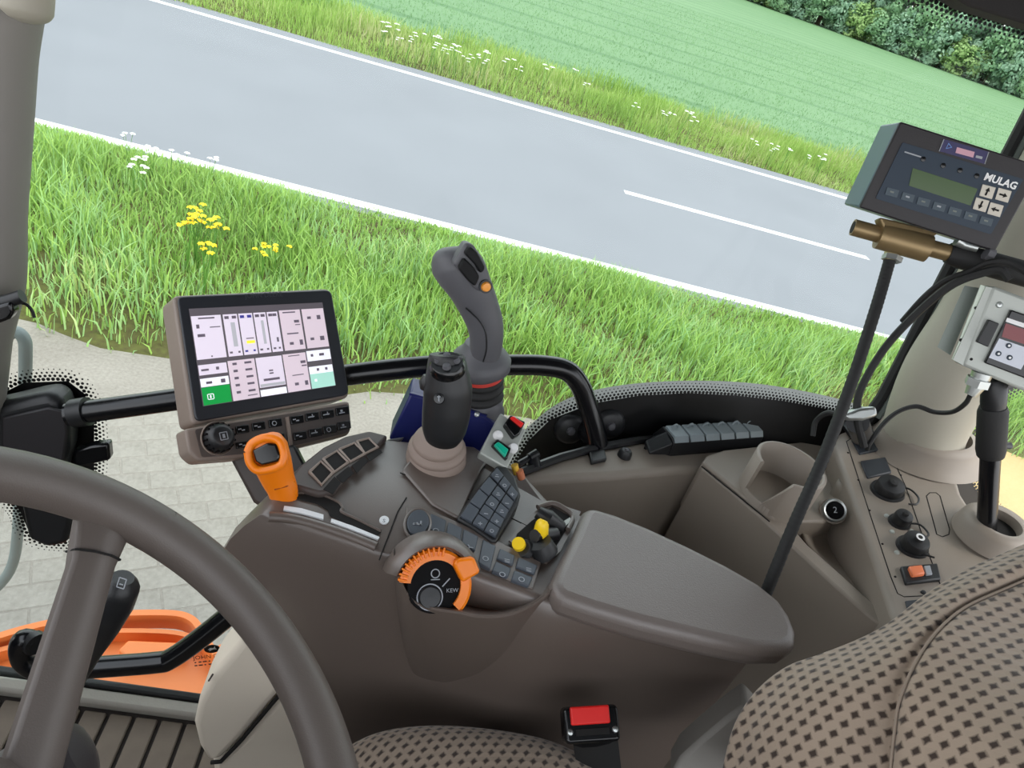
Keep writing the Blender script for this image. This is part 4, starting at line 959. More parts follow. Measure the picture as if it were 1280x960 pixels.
# lighter socket below the cup holder
g, uv = patch([[hd(x, y, d) for x, y, d in r] for r in (
    [(1002, 662, 1.19), (1014, 686, 1.16), (1050, 718, 1.125), (1100, 760, 1.09)],
    [(1022, 640, 1.25), (1044, 676, 1.24), (1074, 714, 1.19), (1108, 756, 1.11)],
    [(1048, 598, 1.25), (1068, 640, 1.20), (1092, 696, 1.14), (1116, 760, 1.04)])], 5, 6)
mk('trough_wall', g, SIDEB, sc_, thick=0.004)
lc = hd(1043, 638, 1.188); LM = frame(lc, (-FW + V((-0.25, 0, 0.3))).normalized(), IR)
ls = thing('lighter_socket', 'round chrome rimmed lighter socket beside the cup holder', 'socket', lc)
mk('ring', tf(lathe([(0.0145, 0.004), (0.017, 0.005), (0.019, 0.0), (0.019, -0.02)], 28), LM), STEEL, ls)
mk('insert', tf(mv(lathe([(0, 0.002), (0.0138, 0.003), (0.015, -0.01)], 24), (0, 0, 0.001)), LM), BLACKG, ls)
mk('symbol', tf(mv(text('2', 0.014), (0, 0, 0.0045)), LM), GREYP, ls, smooth=0)
mk('socket_boss', tube([lc - V(LM.col[2][:3]) * 0.004, lc - V(LM.col[2][:3]) * 0.09], [0.021, 0.021], 20), SIDEB, sc_)

# cup holder: open ring with a slot for a mug handle
cz = ZC + 0.066
cc = hz(990, 580, cz); R_ = 0.0575
ch = thing('cup_holder', 'brown plastic cup holder with a slot for a mug handle', 'cup holder', V((cc.x, cc.y, ZC)))
camdir = math.degrees(math.atan2(-cc.y, -cc.x))
gap0, gap1 = camdir - 44, camdir + 6
def wall(a0, a1, zb, zt, r, t, n=40):
    rings = []
    for k in range(n + 1):
        f_ = k / n; a = math.radians(a0 + (a1 - a0) * f_); c_, s_ = math.cos(a), math.sin(a)
        z1 = zt(f_) if callable(zt) else zt
        rings.append([V((cc.x + rr * c_, cc.y + rr * s_, z)) for rr, z in ((r, zb), (r, z1 - 0.002), (r - t * .3, z1), (r - t * .7, z1), (r - t, z1 - 0.002), (r - t, zb))])
    return loft(rings)
mk('ring_wall', wall(gap1 - 14, gap0 + 360, ZC - 0.06, lambda f_: ZC + 0.008 + (cz - ZC - 0.008) * min(1, f_ / 0.085), R_, 0.007, 60), SIDEB, ch, smooth=50)
mk('base', tf(mv(lathe([(0, 0.006), (R_ - 0.004, 0.006), (R_, 0.0), (R_, -0.06)], 40), (cc.x, cc.y, ZC - 0.0)), Matrix.Identity(4)), SIDEB, ch, smooth=50)
mk('low_lip', wall(gap0 - 2, gap1 + 2, ZC - 0.06, ZC + 0.010, R_, 0.0055, 12), SIDEB, ch, smooth=50)
# black terminal block on the shelf
tb = thing('terminal_block', 'black ribbed plastic terminal cover on the shelf by the window', 'terminal block', hz(880, 566, ZS))
TZ = ZS
q0 = [hz(x, y, TZ) for x, y in [(803, 562), (838, 571), (952, 562), (964, 556), (930, 548), (822, 549)]]
mk('base', extr(q0, (0, 0, 0.014)), BLACK, tb, bevel=0.003)
bA, bB = hz(836, 569, TZ + 0.010), hz(948, 560, TZ + 0.010)
ax_ = (bB - bA); L_ = ax_.length; ex = ax_.normalized(); ey = UPZ.cross(ex)
def tbp(u, v, w): return bA + ex * u + ey * v + UPZ * w
RIBM = mat('blue_grey_ribs', (122, 132, 136), 0.45, bump=0.1, scale=400)
prof = [(0.0, 0.0), (0.002, 0.025), (0.010, 0.030), (0.040, 0.030), (0.055, 0.0)]
mk('cover', loft([[tbp(u, v, w) for v, w in prof] for u in (0, L_)]), BLACK, tb, bevel=0.002)
for i in range(6):
    u0 = L_ * (i + 0.06) / 6; u1 = L_ * (i + 0.94) / 6; um = (u0 + u1) / 2
    rb2 = mk('clip', loft([[tbp(u, v, w) for v, w in ((0.001, 0.025), (0.008, 0.0335), (0.036, 0.0345), (0.036, 0.029), (0.010, 0.028), (0.002, 0.024))] for u in (u0, u1)]), RIBM, tb, bevel=0.0012)
    c_ = tbp(um, 0.030, 0.034)
    mk('eyelet', tube([c_ + (ex * math.cos(a) + UPZ * math.sin(a)) * 0.0062 for a in [math.pi * k / 8 for k in range(9)]], 0.0018, 6), RIBM, rb2)
mk('end_ramp', extr([tbp(-0.038, 0.006, 0.0), tbp(-0.002, 0.002, 0.0), tbp(-0.002, 0.002, 0.016), tbp(-0.002, 0.030, 0.030), tbp(-0.034, 0.034, 0.004)], ex * 0.001) if False else loft([[tbp(-0.040, 0.004, 0.001), tbp(-0.040, 0.004, 0.006), tbp(-0.034, 0.030, 0.010), tbp(-0.034, 0.030, 0.001)], [tbp(-0.001, 0.0, 0.0), tbp(-0.001, 0.002, 0.024), tbp(-0.001, 0.026, 0.030), tbp(-0.001, 0.05, 0.0)]]), BLACK, tb, bevel=0.002)
# little items on the shelf
kb = thing('shelf_knob', 'small round black knob on the shelf beside the terminal block', 'knob', hz(780, 571, ZS))
mk('knob', tf(lathe([(0, 0.014), (0.008, 0.013), (0.011, 0.009), (0.012, 0.0)], 20), frame(hz(780, 570, ZS), UPZ)), BLACK, kb)
mk('centre', tf(mv(lathe([(0, 0.003), (0.003, 0.002), (0.004, 0.0)], 12), (0, 0, 0.0135)), frame(hz(780, 570, ZS), UPZ)), DGREY, kb)
tag(mk('blank_plug', extr([hz(x, y, ZS) for x, y in [(735, 569), (754, 566), (757, 578), (738, 582)]], (0, 0, 0.008)), BLACK, bevel=0.002), 'square black plug on the shelf beside the round knob', 'plug')
vl = thing('air_fitting', 'small black fitting at the front end of the shelf', 'fitting', hz(665, 584, ZS))
mk('body', tube([hz(668, 585, ZS), hz(666, 570, ZS + 0.012)], [0.012, 0.009], 12), BLACK, vl)
mk('knob', tube([hz(662, 572, ZS + 0.012), hz(672, 566, ZS + 0.018)], 0.007, 10), BLACK, vl)
mk('pipe', tube([hz(666, 570, ZS + 0.012), hz(648, 580, ZS + 0.006)], 0.005, 8), BLACK, vl)
mk('ledge_strip', extr([hz(x, y, ZS) for x, y in [(680, 582), (740, 563), (790, 556), (800, 552), (742, 557), (690, 572)]], (0, 0, 0.006)), BLACK, sc_, bevel=0.002)

# grab post in a round well at the rear of the panel
wc = hp(1243, 664, SPL, 0.012)
pw = thing('support_post', 'black steel post standing in a round well behind the socket panel', 'post', wc)
mk('well_ring', tf(lathe([(0.056, -0.012), (0.050, 0.012), (0.040, 0.022), (0.030, 0.020), (0.027, 0.0), (0.027, -0.04), (0, -0.04)], 36), frame(wc, (sn + V((0.1, 0, 0))).normalized(), IR)), SIDEB, sc_, smooth=60)
mk('well_hole', tf(mv(lathe([(0, 0), (0.0285, 0)], 30), (0, 0, 0.006)), frame(wc, (sn + V((0.1, 0, 0))).normalized(), IR)), GROOVE, sc_, smooth=0)
dw = depth(wc)
P0, P1 = hd(1232, 682, dw), hd(1243, 480, dw - 0.10)
def pw_(t): return P0.lerp(P1, t)
mk('tube', tube([pw_(0), pw_(1.0)], 0.0135, 16), BLACKP, pw)
mk('clamp_sleeve', tube([pw_(0.58), pw_(0.62), pw_(0.84), pw_(0.87)], [0.0175, 0.0195, 0.0195, 0.017], 18), RUBBER, pw)
mk('top_grip', tube([pw_(0.87), pw_(0.90), pw_(1.0), pw_(1.03)], [0.016, 0.0165, 0.0165, 0.011], 18), BLACK, pw)
mk('clamp_screw', tube([pw_(0.64) + IR * 0.018, pw_(0.64) + IR * 0.028], 0.005, 8), DGREY, pw)

# ------------------------------------------------------------------ seat
SEATF = bpy.data.materials.new('seat_fabric'); SEATF.use_nodes = True
n = SEATF.node_tree; b = n.nodes['Principled BSDF']; b.inputs['Roughness'].default_value = 0.95; b.inputs['Specular IOR Level'].default_value = 0.15
b.inputs['Sheen Weight'].default_value = 0.25
uvn = n.nodes.new('ShaderNodeUVMap'); mp = n.nodes.new('ShaderNodeMapping'); mp.inputs['Scale'].default_value = (70, 70, 70); mp.inputs['Rotation'].default_value = (0, 0, 0.15)
sx = n.nodes.new('ShaderNodeSeparateXYZ'); n.links.new(uvn.outputs[0], mp.inputs[0]); n.links.new(mp.outputs[0], sx.inputs[0])
def mth(op, a, b_=None, c_=None):
    q = n.nodes.new('ShaderNodeMath'); q.operation = op
    for i, v in enumerate((a, b_, c_)):
        if v is None: continue
        if isinstance(v, (int, float)): q.inputs[i].default_value = v
        else: n.links.new(v, q.inputs[i])
    return q.outputs[0]
row = mth('FLOOR', mth('MULTIPLY', sx.outputs[1], 1.25)); par = mth('MULTIPLY', mth('MODULO', mth('ABSOLUTE', row), 2.0), 0.5)
fx = mth('SUBTRACT', mth('FRACT', mth('ADD', sx.outputs[0], par)), 0.5); fy = mth('SUBTRACT', mth('FRACT', mth('MULTIPLY', sx.outputs[1], 1.25)), 0.5)
dd = mth('ADD', mth('ABSOLUTE', mth('ADD', fx, mth('MULTIPLY', fy, 0.25))), mth('MULTIPLY', mth('ABSOLUTE', fy), 0.75))
nz = n.nodes.new('ShaderNodeTexNoise'); nz.inputs['Scale'].default_value = 260; nz.inputs['Detail'].default_value = 3
n.links.new(uvn.outputs[0], nz.inputs['Vector'])
d2 = mth('ADD', dd, mth('MULTIPLY', mth('SUBTRACT', nz.outputs['Fac'], 0.5), 0.22))
rp = n.nodes.new('ShaderNodeValToRGB'); rp.color_ramp.elements[0].position = 0.19; rp.color_ramp.elements[0].color = lin((58, 48, 42)); rp.color_ramp.elements[1].position = 0.40; rp.color_ramp.elements[1].color = lin((150, 134, 118))
n.links.new(d2, rp.inputs[0]); n.links.new(rp.outputs[0], b.inputs['Base Color'])
bp = n.nodes.new('ShaderNodeBump'); bp.inputs['Strength'].default_value = 0.6; bp.inputs['Distance'].default_value = 0.002; n.links.new(d2, bp.inputs['Height']); n.links.new(bp.outputs[0], b.inputs['Normal'])

st = thing('driver_seat', 'driver seat in brown fabric with dark dimple pattern', 'seat', (0.35, 0.25, 1.26))
sil = [(896, 1010, .80), (908, 945, .80), (922, 900, .805), (948, 862, .81), (985, 833, .815), (1028, 817, .825), (1072, 800, .835), (1112, 779, .845), (1160, 742, .86), (1205, 714, .875), (1255, 692, .89), (1310, 668, .91)]
def off(px, py, k): return [(x + px, y + py, d - k) for x, y, d in sil]
R = []
R.append([hd(x, y, d) + V((0.16, 0.02, -0.03)) for x, y, d in sil])
R.append([hd(x, y, d) + V((0.06, 0.012, -0.004)) for x, y, d in sil])
R.append([hd(*s) for s in sil])
crease = [(1112, 1030, .70), (1112, 985, .70), (1114, 950, .70), (1118, 915, .705), (1122, 885, .71), (1130, 860, .715), (1142, 833, .725), (1158, 806, .74), (1180, 780, .76), (1210, 757, .785), (1258, 735, .81), (1312, 712, .83)]
for f_, bu in ((0.08, 0.014), (0.22, 0.03), (0.45, 0.036), (0.72, 0.024), (0.93, 0.004)):
    R.append([hd(a[0] + (c[0] - a[0]) * f_, a[1] + (c[1] - a[1]) * f_, a[2] + (c[2] - a[2]) * f_ - bu) for a, c in zip(sil, crease)])
R.append([hd(*c) for c in crease])
g, uv = patch(R, 6, 6)
SA = (hd(1180, 800, .80) - hd(1120, 950, .75)).normalized(); SB_ = V((-0.75, -0.45, 0.48)).cross(SA).normalized(); uv = [(p.dot(SB_), p.dot(SA)) for p in g[0]]
bk_ = mk('backrest_bolster', g, SEATF, st, uv=uv, smooth=60)
R2 = [[hd(x - 2, y, d + 0.012) for x, y, d in crease], [hd(x + 6, y + 4, d - .012) for x, y, d in crease], [hd(x + 40, y + 30, d - .035) for x, y, d in crease], [hd(x + 130, y + 85, d - .085) for x, y, d in crease], [hd(x + 260, y + 170, d - .15) for x, y, d in crease], [hd(x + 420, y + 280, d - .21) for x, y, d in crease]]
g, uv = patch(R2, 6, 6)
uv = [(p.dot(SB_) + 0.004, p.dot(SA)) for p in g[0]]
mk('backrest_panel', g, SEATF, st, uv=uv, smooth=60)
mk('backrest_piping', tube(catmull([hd(x, y, d - 0.006) for x, y, d in crease], 5), 0.0014, 8), mat('seat_piping', (140, 126, 112), 0.95), st)
cu = [(420, 950), (440, 934), (470, 920), (510, 912), (560, 910), (620, 915), (680, 926), (725, 944), (760, 975)]
ZQ = 1.775
C0 = [hz(x, y, ZQ) for x, y in cu]
R3 = [[p + V((0, 0.02, -0.16)) for p in C0], [p + V((0, 0.022, -0.05)) for p in C0], C0, [p + V((-0.005, -0.05, 0.018)) for p in C0], [p + V((-0.02, -0.16, 0.02)) for p in C0], [p + V((-0.03, -0.42, 0.01)) for p in C0], [p + V((-0.03, -0.47, -0.10)) for p in C0]]
g, uv = patch(R3, 6, 6)
mk('cushion', g, SEATF, st, uv=uv, smooth=60)
mk('seat_base', box(0.42, 0.40, 0.34, (0.22, 0.27, 1.43)), BLACK, st, bevel=0.02)
# seat belt buckle
bm = hd(740, 905, 0.885)
bkx = thing('seat_belt_buckle', 'black seat belt buckle with a red release button beside the cushion', 'buckle', hd(748, 960, 0.90))
BN = (-FW * 0.75 + UPZ * 0.55).normalized(); BM = frame(hd(740, 903, 0.872), BN, IR * 0.99 + IU * 0.06)
mk('body', tf(mv(extr([V((x, y, 0)) for x, y in rrect(0.066, 0.040, 0.006)], (0, 0, 0.026)), (0, -0.002, -0.026)), BM), BLACKG, bkx, bevel=0.004, seg=3)
mk('release_button', tf(mv(box(0.047, 0.020, 0.006), (-0.002, 0.008, 0.001)), BM), RED, bkx, bevel=0.002)
mk('tongue_slot', tf(mv(box(0.040, 0.007, 0.002), (0, -0.010, 0.0)), BM), GROOVE, bkx)
for s in (-1, 1): mk('rivet', tf(mv(lathe([(0, 0.003), (0.003, 0.002), (0.004, 0)], 10), (s * 0.027, -0.009, 0.0)), BM), STEEL, bkx)
mk('stalk', tube([hd(744, 925, 0.885), hd(752, 985, 0.92), hd(758, 1040, 0.95)], [0.028, 0.028, 0.027], 10, True, 0.35, xh=FW), RUBBER, bkx)
# beige panels beside the seat
cv = thing('seat_side_cover', 'beige plastic cover panel under the front of the console', 'panel', (-0.07, 0.60, 1.26))
CY = 0.572
upq = [(318, 780), (306, 795), (290, 816), (262, 849), (247, 878), (241, 906), (248, 934), (260, 953), (276, 950), (300, 925), (365, 848), (334, 800)]
mk('upper_panel', extr([hy(x, y, CY) for x, y in upq], (0, 0.07, 0)), BEIGE, cv, bevel=0.018, seg=4)
lwq = [(262, 944), (290, 936), (365, 852), (398, 900), (425, 960), (450, 1060), (300, 1060), (272, 1010)]
mk('lower_panel', extr([hy(x, y, CY + 0.006) for x, y in lwq], (0, 0.06, 0)), BEIGE, cv, bevel=0.012, seg=3)
mk('panel_gap', tube([hy(x, y, CY + 0.004) for x, y in [(264, 953), (276, 952), (300, 927), (364, 851)]], 0.003, 8), GROOVE, cv)
mk('scuff', tube([hy(261, 851, CY - 0.0004), hy(266, 843, CY - 0.0006)], 0.0012, 6), BROWN_D, cv)
tag(mk('seat_bracket_cover', extr([hd(x, y, 0.90) for x, y in [(835, 975), (850, 948), (872, 928), (905, 900), (932, 880), (950, 900), (930, 975)]], (0.02, 0.05, -0.02)), GREYTRIM, bevel=0.006), 'light grey cover strip beside the seat backrest', 'panel')
# ------------------------------------------------------------------ touch display on its arm
DT = [hd(217, 371, .923), hd(414, 361, 1.081), hd(240, 531, .905)]
DPL = plane3(*DT); dn = DPL[1]
def off_pl(pl, o): return (pl[0] + pl[1] * o, pl[1])
dsp = thing('touch_display', 'console touch display with black bezel and a row of shortcut keys', 'display', hd(330, 600, 0.95))
HOUS = mat('display_housing', (132, 118, 108), 0.45, bump=0.1, scale=700)
BEZ = mat('display_bezel', (34, 36, 42), 0.4, bump=0.05, scale=700)
def rpx(q, r=6, n=4):
    """round the corners of a pixel polygon"""
    out = []
    for i in range(len(q)):
        a, b, c = V((*q[i - 1], 0)), V((*q[i], 0)), V((*q[(i + 1) % len(q)], 0))
        u = (a - b).normalized() * r; w = (c - b).normalized() * r
        for k in range(n + 1):
            t = k / n; p = (b + u) * (1 - t) ** 2 + b * 2 * t * (1 - t) + (b + w) * t * t; out.append((p.x, p.y))
    return out
bez = rpx([(216, 369), (414, 360), (438, 497), (240, 532)], 9)
mk('housing', extr([hp(x, y, DPL, -0.004) for x, y in bez], -dn * 0.045), HOUS, dsp, bevel=0.005, seg=3)
mk('bezel', extr([hp(x, y, DPL, -0.003) for x, y in rpx([(220, 372), (412, 363), (435, 494), (243, 528)], 8)], dn * 0.005), BEZ, dsp, bevel=0.002, seg=2)
SQ = [hp(x, y, DPL, 0.0024) for x, y in ((236, 386), (403, 378), (420, 482), (254, 508))]
def sp(u, v, o=0.0): return SQ[0].lerp(SQ[1], u).lerp(SQ[3].lerp(SQ[2], u), v) + dn * o
scr = mk('screen', extr([sp(0, 0, -.0015), sp(1, 0, -.0015), sp(1, 1, -.0015), sp(0, 1, -.0015)], dn * 0.0016), mat('screen_dark', (96, 90, 96), 0.25, emit=0.22), dsp, smooth=0)
T_W = mat('tile_white', (214, 204, 218), 0.3, emit=0.36); T_P = mat('tile_pink', (210, 194, 204), 0.3, emit=0.34); T_L = mat('tile_light', (226, 226, 234), 0.3, emit=0.42)
T_G = mat('tile_green', (22, 138, 62), 0.3, emit=0.45); T_T = mat('tile_pale_green', (150, 196, 182), 0.3, emit=0.5); T_D = mat('tile_ink', (108, 98, 112), 0.3, emit=0.16)
T_A = mat('tile_bar_grey', (166, 166, 172), 0.3, emit=0.4); T_Y = mat('tile_yellow', (226, 214, 60), 0.3, emit=0.5); T_B = mat('tile_blue', (60, 60, 140), 0.3, emit=0.3)
def tile(u0, u1, v0, v1, m_, o=0.0006, name='screen_tile', par=None):
    return mk(name, extr([sp(u0, v0, o - .0006), sp(u1, v0, o - .0006), sp(u1, v1, o - .0006), sp(u0, v1, o - .0006)], dn * 0.0004), m_, par or scr, smooth=0)
def ink(par, rects, m_=T_D):
    gs = [extr([sp(a, c, .0006), sp(b_, c, .0006), sp(b_, d, .0006), sp(a, d, .0006)], dn * 0.0002) for a, b_, c, d in rects]
    mk('tile_print', join(*gs), m_, par, smooth=0)
t = tile(.005, .205, .08, .53, T_W); ink(t, [(.05, .16, .10, .115), (.03, .05, .17, .21), (.03, .08, .27, .30), (.12, .19, .20, .21), (.10, .11, .50, .515)])
for i, (a, b_) in enumerate(((.22, .32), (.33, .43), (.44, .53), (.54, .62))):
    t = tile(a, b_, .08, .53, T_W); ink(t, [(a + .008, a + .038, .10, .13), (b_ - .04, b_ - .01, .10, .13), (a + .01, a + .03, .48, .50), (b_ - .03, b_ - .015, .48, .50)], T_B if i == 1 else T_D)
    if i in (0, 2): ink(t, [(a + .045, b_ - .025, .17, .43)], T_A)
    if i == 1: ink(t, [(a + .03, b_ - .01, .38, .41)], T_Y); ink(t, [(a + .03, b_ - .015, .35, .36)])
    if i == 3: ink(t, [(a + .045, b_ - .02, .37, .42)])
t = tile(.635, .80, .07, .53, T_P); ink(t, [(.66, .76, .09, .105), (.74, .78, .19, .22), (.745, .785, .24, .25), (.67, .76, .335, .35), (.68, .71, .44, .47), (.76, .785, .42, .48)])
t = tile(.815, .995, .07, .53, T_P); ink(t, [(.85, .88, .16, .19), (.93, .96, .15, .20), (.85, .88, .41, .44), (.93, .965, .40, .45)])
t = tile(.005, .195, .585, .69, T_W); ink(t, [(.02, .07, .63, .65), (.12, .14, .62, .65)])
t = tile(.005, .195, .725, .81, T_L); ink(t, [(.04, .08, .76, .785), (.14, .17, .75, .79)])
t = tile(.005, .195, .815, .995, T_G); ink(t, [(.035, .04, .89, .94), (.075, .08, .89, .94), (.04, .075, .885, .893), (.04, .075, .937, .945), (.052, .062, .90, .93)], T_L)
t = tile(.205, .395, .575, .995, T_P); ink(t, [(.235, .265, .60 + k * .075, .625 + k * .075) for k in range(5)] + [(.32, .37, .60 + k * .075, .622 + k * .075) for k in range(5)] + [(.31, .38, .955, .965)])
t = tile(.405, .60, .575, .90, T_W); ink(t, [(.49, .52, .72, .735), (.49, .52, .75, .765), (.44, .56, .81, .835)]); ink(t, [(.41, .595, .865, .895)], T_A)
tile(.405, .60, .925, .995, T_L)
t = tile(.61, .79, .57, .995, T_P); ink(t, [(.65, .74, .59, .60), (.74, .78, .66, .69), (.745, .785, .71, .725), (.66, .75, .81, .82), (.67, .70, .90, .93), (.75, .775, .89, .94)])
t = tile(.80, .995, .56, .68, T_L); ink(t, [(.83, .85, .60, .63), (.90, .94, .60, .63)])
t = tile(.80, .995, .745, .83, T_L); ink(t, [(.86, .88, .77, .80), (.93, .95, .77, .80)])
t = tile(.80, .995, .83, .995, T_T); ink(t, [(.83, .85, .89, .92)], T_L)
bl = hp(330, 369, DPL, 0.0026)
mk('bezel_lettering', tf(text('JOHN DEERE', 0.0095), frame(bl, dn, DT[1] - DT[0])), mat('dark_grey_print', (62, 64, 70), 0.5), dsp, smooth=0)
# control bar with knob and keys
bar = rpx([(231, 536), (437, 501), (440, 534), (436, 544), (368, 561), (300, 573), (248, 577), (236, 566)], 5)
cbm = mk('control_bar', extr([hp(x, y, DPL, 0.004) for x, y in bar], -dn * 0.035), HOUS, dsp, bevel=0.004, seg=3)
fbar = rpx([(243, 537), (435, 505), (438, 533), (434, 541), (368, 557), (300, 568), (252, 572)], 4)
mk('key_plate', extr([hp(x, y, DPL, 0.0038) for x, y in fbar], dn * 0.0015), mat('key_plate_brown', (78, 70, 66), 0.5), cbm, smooth=0)
kpl = off_pl(DPL, 0.005)
def dkey(cx, cy, w, h):
    sl = -0.175; k_ = mk('shortcut_key', slab([(cx - w, cy - h - sl * -w * -1 * 0 + w * 0.17), (cx + w, cy - h - w * 0.17), (cx + w + 1, cy + h - w * 0.17), (cx - w + 1, cy + h + w * 0.17)], kpl, 0.003), BLACKG, cbm, bevel=0.001)
    s = pxr(1, depth(hp(cx, cy, kpl)))
    M = frame(hp(cx, cy, kpl, 0.0034), dn, DT[1] - DT[0]); i = int(cx + cy) % 4
    gg = [lathe([(2.2 * s, 0), (3.2 * s, 0)], 12), join(mv(box(8 * s, 1.2 * s, .0002), (0, -2 * s, 0)), mv(box(3 * s, 2.5 * s, .0002), (0, 0.6 * s, 0))), join(mv(box(9 * s, 1.4 * s, .0002), (0, 0, 0)), mv(box(1.2 * s, 4 * s, .0002), (2 * s, 1 * s, 0))), join(mv(box(4 * s, 1.4 * s, .0002), (-2 * s, 1 * s, 0)), mv(box(4 * s, 1.4 * s, .0002), (2 * s, -1 * s, 0)))][i]
    mk('key_symbol', tf(gg, M), GREYP, k_, smooth=0)
for cx, cy in ((302, 537), (322, 533), (343, 529), (370, 525), (389, 521), (408, 518), (427, 514), (374, 545), (393, 541), (411, 537), (429, 532)): dkey(cx, cy, 8, 5)
for cx, cy in ((303, 556), (324, 551), (345, 547)): dkey(cx, cy, 9, 4)
mk('divider', slab([(356, 522), (360, 521), (365, 556), (361, 557)], kpl, 0.0025), HOUS, cbm)
kc = hp(272, 548, DPL, 0.005); KM = frame(kc, dn, DT[1] - DT[0])
kk = mk('selector_knob', tf(lathe([(0, 0.019), (0.0105, 0.019), (0.013, 0.0175), (0.0165, 0.012), (0.0185, 0.0)], 36), KM), BLACK, dsp)
mk('knob_ring', tf(lathe([(0.0185, 0.0), (0.0205, 0.003), (0.0215, 0.0)], 36), KM), HOUS, kk)
for k in range(16):
    mk('knurl', tf(mv(box(0.0018, 0.0022, 0.011), (0.0176, 0, 0.006)), KM @ Matrix.Rotation(k * 2 * math.pi / 16, 4, 'Z')), BLACKG, kk, smooth=0)
mk('knob_symbol', tf(join(*[mv(box(a, b_, .0003), (x, y, 0.0193)) for a, b_, x, y in ((0.009, 0.001, 0, 0.0045), (0.009, 0.001, 0, -0.0045), (0.001, 0.009, 0.0045, 0), (0.001, 0.009, -0.0045, 0), (0.003, 0.005, 0, 0))]), KM), GREYP, kk, smooth=0)
mk('support_arm', extr([hd(x, y, 0.955) for x, y in [(284, 568), (330, 556), (352, 590), (368, 625), (345, 645), (316, 628)]], (FW + V((0, 0, -.3))) * 0.03), BROWN_D, dsp, bevel=0.005)
mk('arm_cover', extr([hd(x, y, 0.972) for x, y in [(352, 560), (368, 556), (384, 588), (392, 606), (372, 620)]], (FW + V((0, 0, -.3))) * 0.02), BLACK, dsp, bevel=0.003)

# ------------------------------------------------------------------ tall loader joystick on its navy bracket
lj = thing('loader_joystick', 'tall dark grey loader joystick with rocker buttons on its head', 'joystick', hd(606, 560, 1.09))
GP = [(607, 470, 1.035, .0225), (606, 448, 1.020, .0215), (608, 426, 1.005, .0225), (606, 404, .992, .0245), (598, 382, .978, .0265), (588, 360, .962, .0290), (578, 342, .952, .0325), (569, 328, .945, .0325), (565, 316, .940, .0255), (564, 309, .938, .012)]
gr = mk('grip', tube(catmull([hd(a, b_, c) for a, b_, c, r in GP], 6), lerps([r for *_, r in GP], 6), 28, True, 0.9, xh=FW), DGREY, lj, smooth=60)
HPL = plane3(hd(580, 312, .905), hd(604, 345, .925), hd(572, 340, .913))
hp_poly = rpx([(566, 330), (582, 303), (592, 306), (607, 330), (614, 352), (606, 366), (594, 362)], 4)
fc = mk('head_face', slab(hp_poly, HPL, 0.002, 0.02), DGREY, gr, bevel=0.005, seg=3)
for q in ([(571, 334), (579, 321), (590, 332), (598, 344), (592, 357), (583, 349)], [(579, 316), (585, 306), (594, 313), (605, 334), (599, 341), (592, 329)]):
    r_ = mk('rocker_button', slab(rpx(q, 3, 2), off_pl(HPL, .002), 0.008), mat('black_rocker', (14, 14, 15), 0.65, spec=0.25), fc, bevel=0.002)
mk('orange_button', tf(lathe([(0, 0.006), (0.005, 0.0055), (0.0065, 0.002), (0.0065, -0.004)], 20), frame(hp(607, 358, HPL, 0.003), HPL[1], IR)), mat('amber_button', (232, 150, 50), 0.35), fc)
mk('button_bezel', tf(lathe([(0.0065, 0.002), (0.0085, 0.002), (0.009, -0.006)], 20), frame(hp(607, 358, HPL, 0.003), HPL[1], IR)), BLACK, fc)
seamg = [hd(582, 385, .948), hd(590, 392, .950), hd(600, 402, .955), hd(607, 416, .962), hd(608, 436, .975), hd(604, 452, .99)]
mk('grip_seam', tube(catmull(seamg, 5), 0.0012, 6), BLACK, gr)
fx_ = hd(600, 452, 1.035); fax = (hd(607, 430, 1.012) - hd(607, 470, 1.040)).normalized(); FM = frame(fx_, fax, IR)
mk('flange', tf(lathe([(0.0, 0.034), (0.020, 0.032), (0.025, 0.022), (0.038, 0.011), (0.0435, 0.002), (0.0425, -0.010), (0.032, -0.018)], 40), FM), DGREY, lj, smooth=50)
mk('red_ring', tf(lathe([(0.030, -0.016), (0.0325, -0.018), (0.0325, -0.023), (0.028, -0.024)], 36), FM), mat('dull_red_ring', (190, 60, 50), 0.5), lj)
bel = [(0.028, -0.022)]
for k in range(3): bel += [(0.033, -0.026 - k * .013), (0.034, -0.030 - k * .013), (0.029, -0.035 - k * .013)]
mk('bellows', tf(lathe(bel, 36), FM), RUBBER, lj, smooth=60)
mk('collar', tf(lathe([(0.030, -0.060), (0.033, -0.064), (0.033, -0.078), (0.035, -0.082), (0.035, -0.088), (0.0, -0.088)], 36), FM), DGREY, lj)
mk('clamp_screw', tf(lathe([(0, .004), (.003, .003), (.004, 0)], 10), frame(hd(596, 518, 1.03), -FW, IR)), STEEL, lj)
nb = thing('joystick_bracket', 'navy blue steel bracket box carrying the tall joystick', 'bracket', hd(560, 600, 1.13))
mk('box', extr([hd(x, y, d) for x, y, d in [(486, 549, 1.06), (513, 492, 1.03), (560, 506, 1.035), (606, 520, 1.045), (636, 545, 1.055), (630, 600, 1.09), (560, 610, 1.1)]], (0.0, 0.05, -0.005)), NAVY, nb, bevel=0.003)
mk('top_flange', extr([hd(x, y, d) for x, y, d in [(512, 491, 1.026), (560, 504, 1.03), (608, 519, 1.04), (620, 510, 1.09), (530, 484, 1.08)]], (0, 0, -0.004)), NAVY, nb)
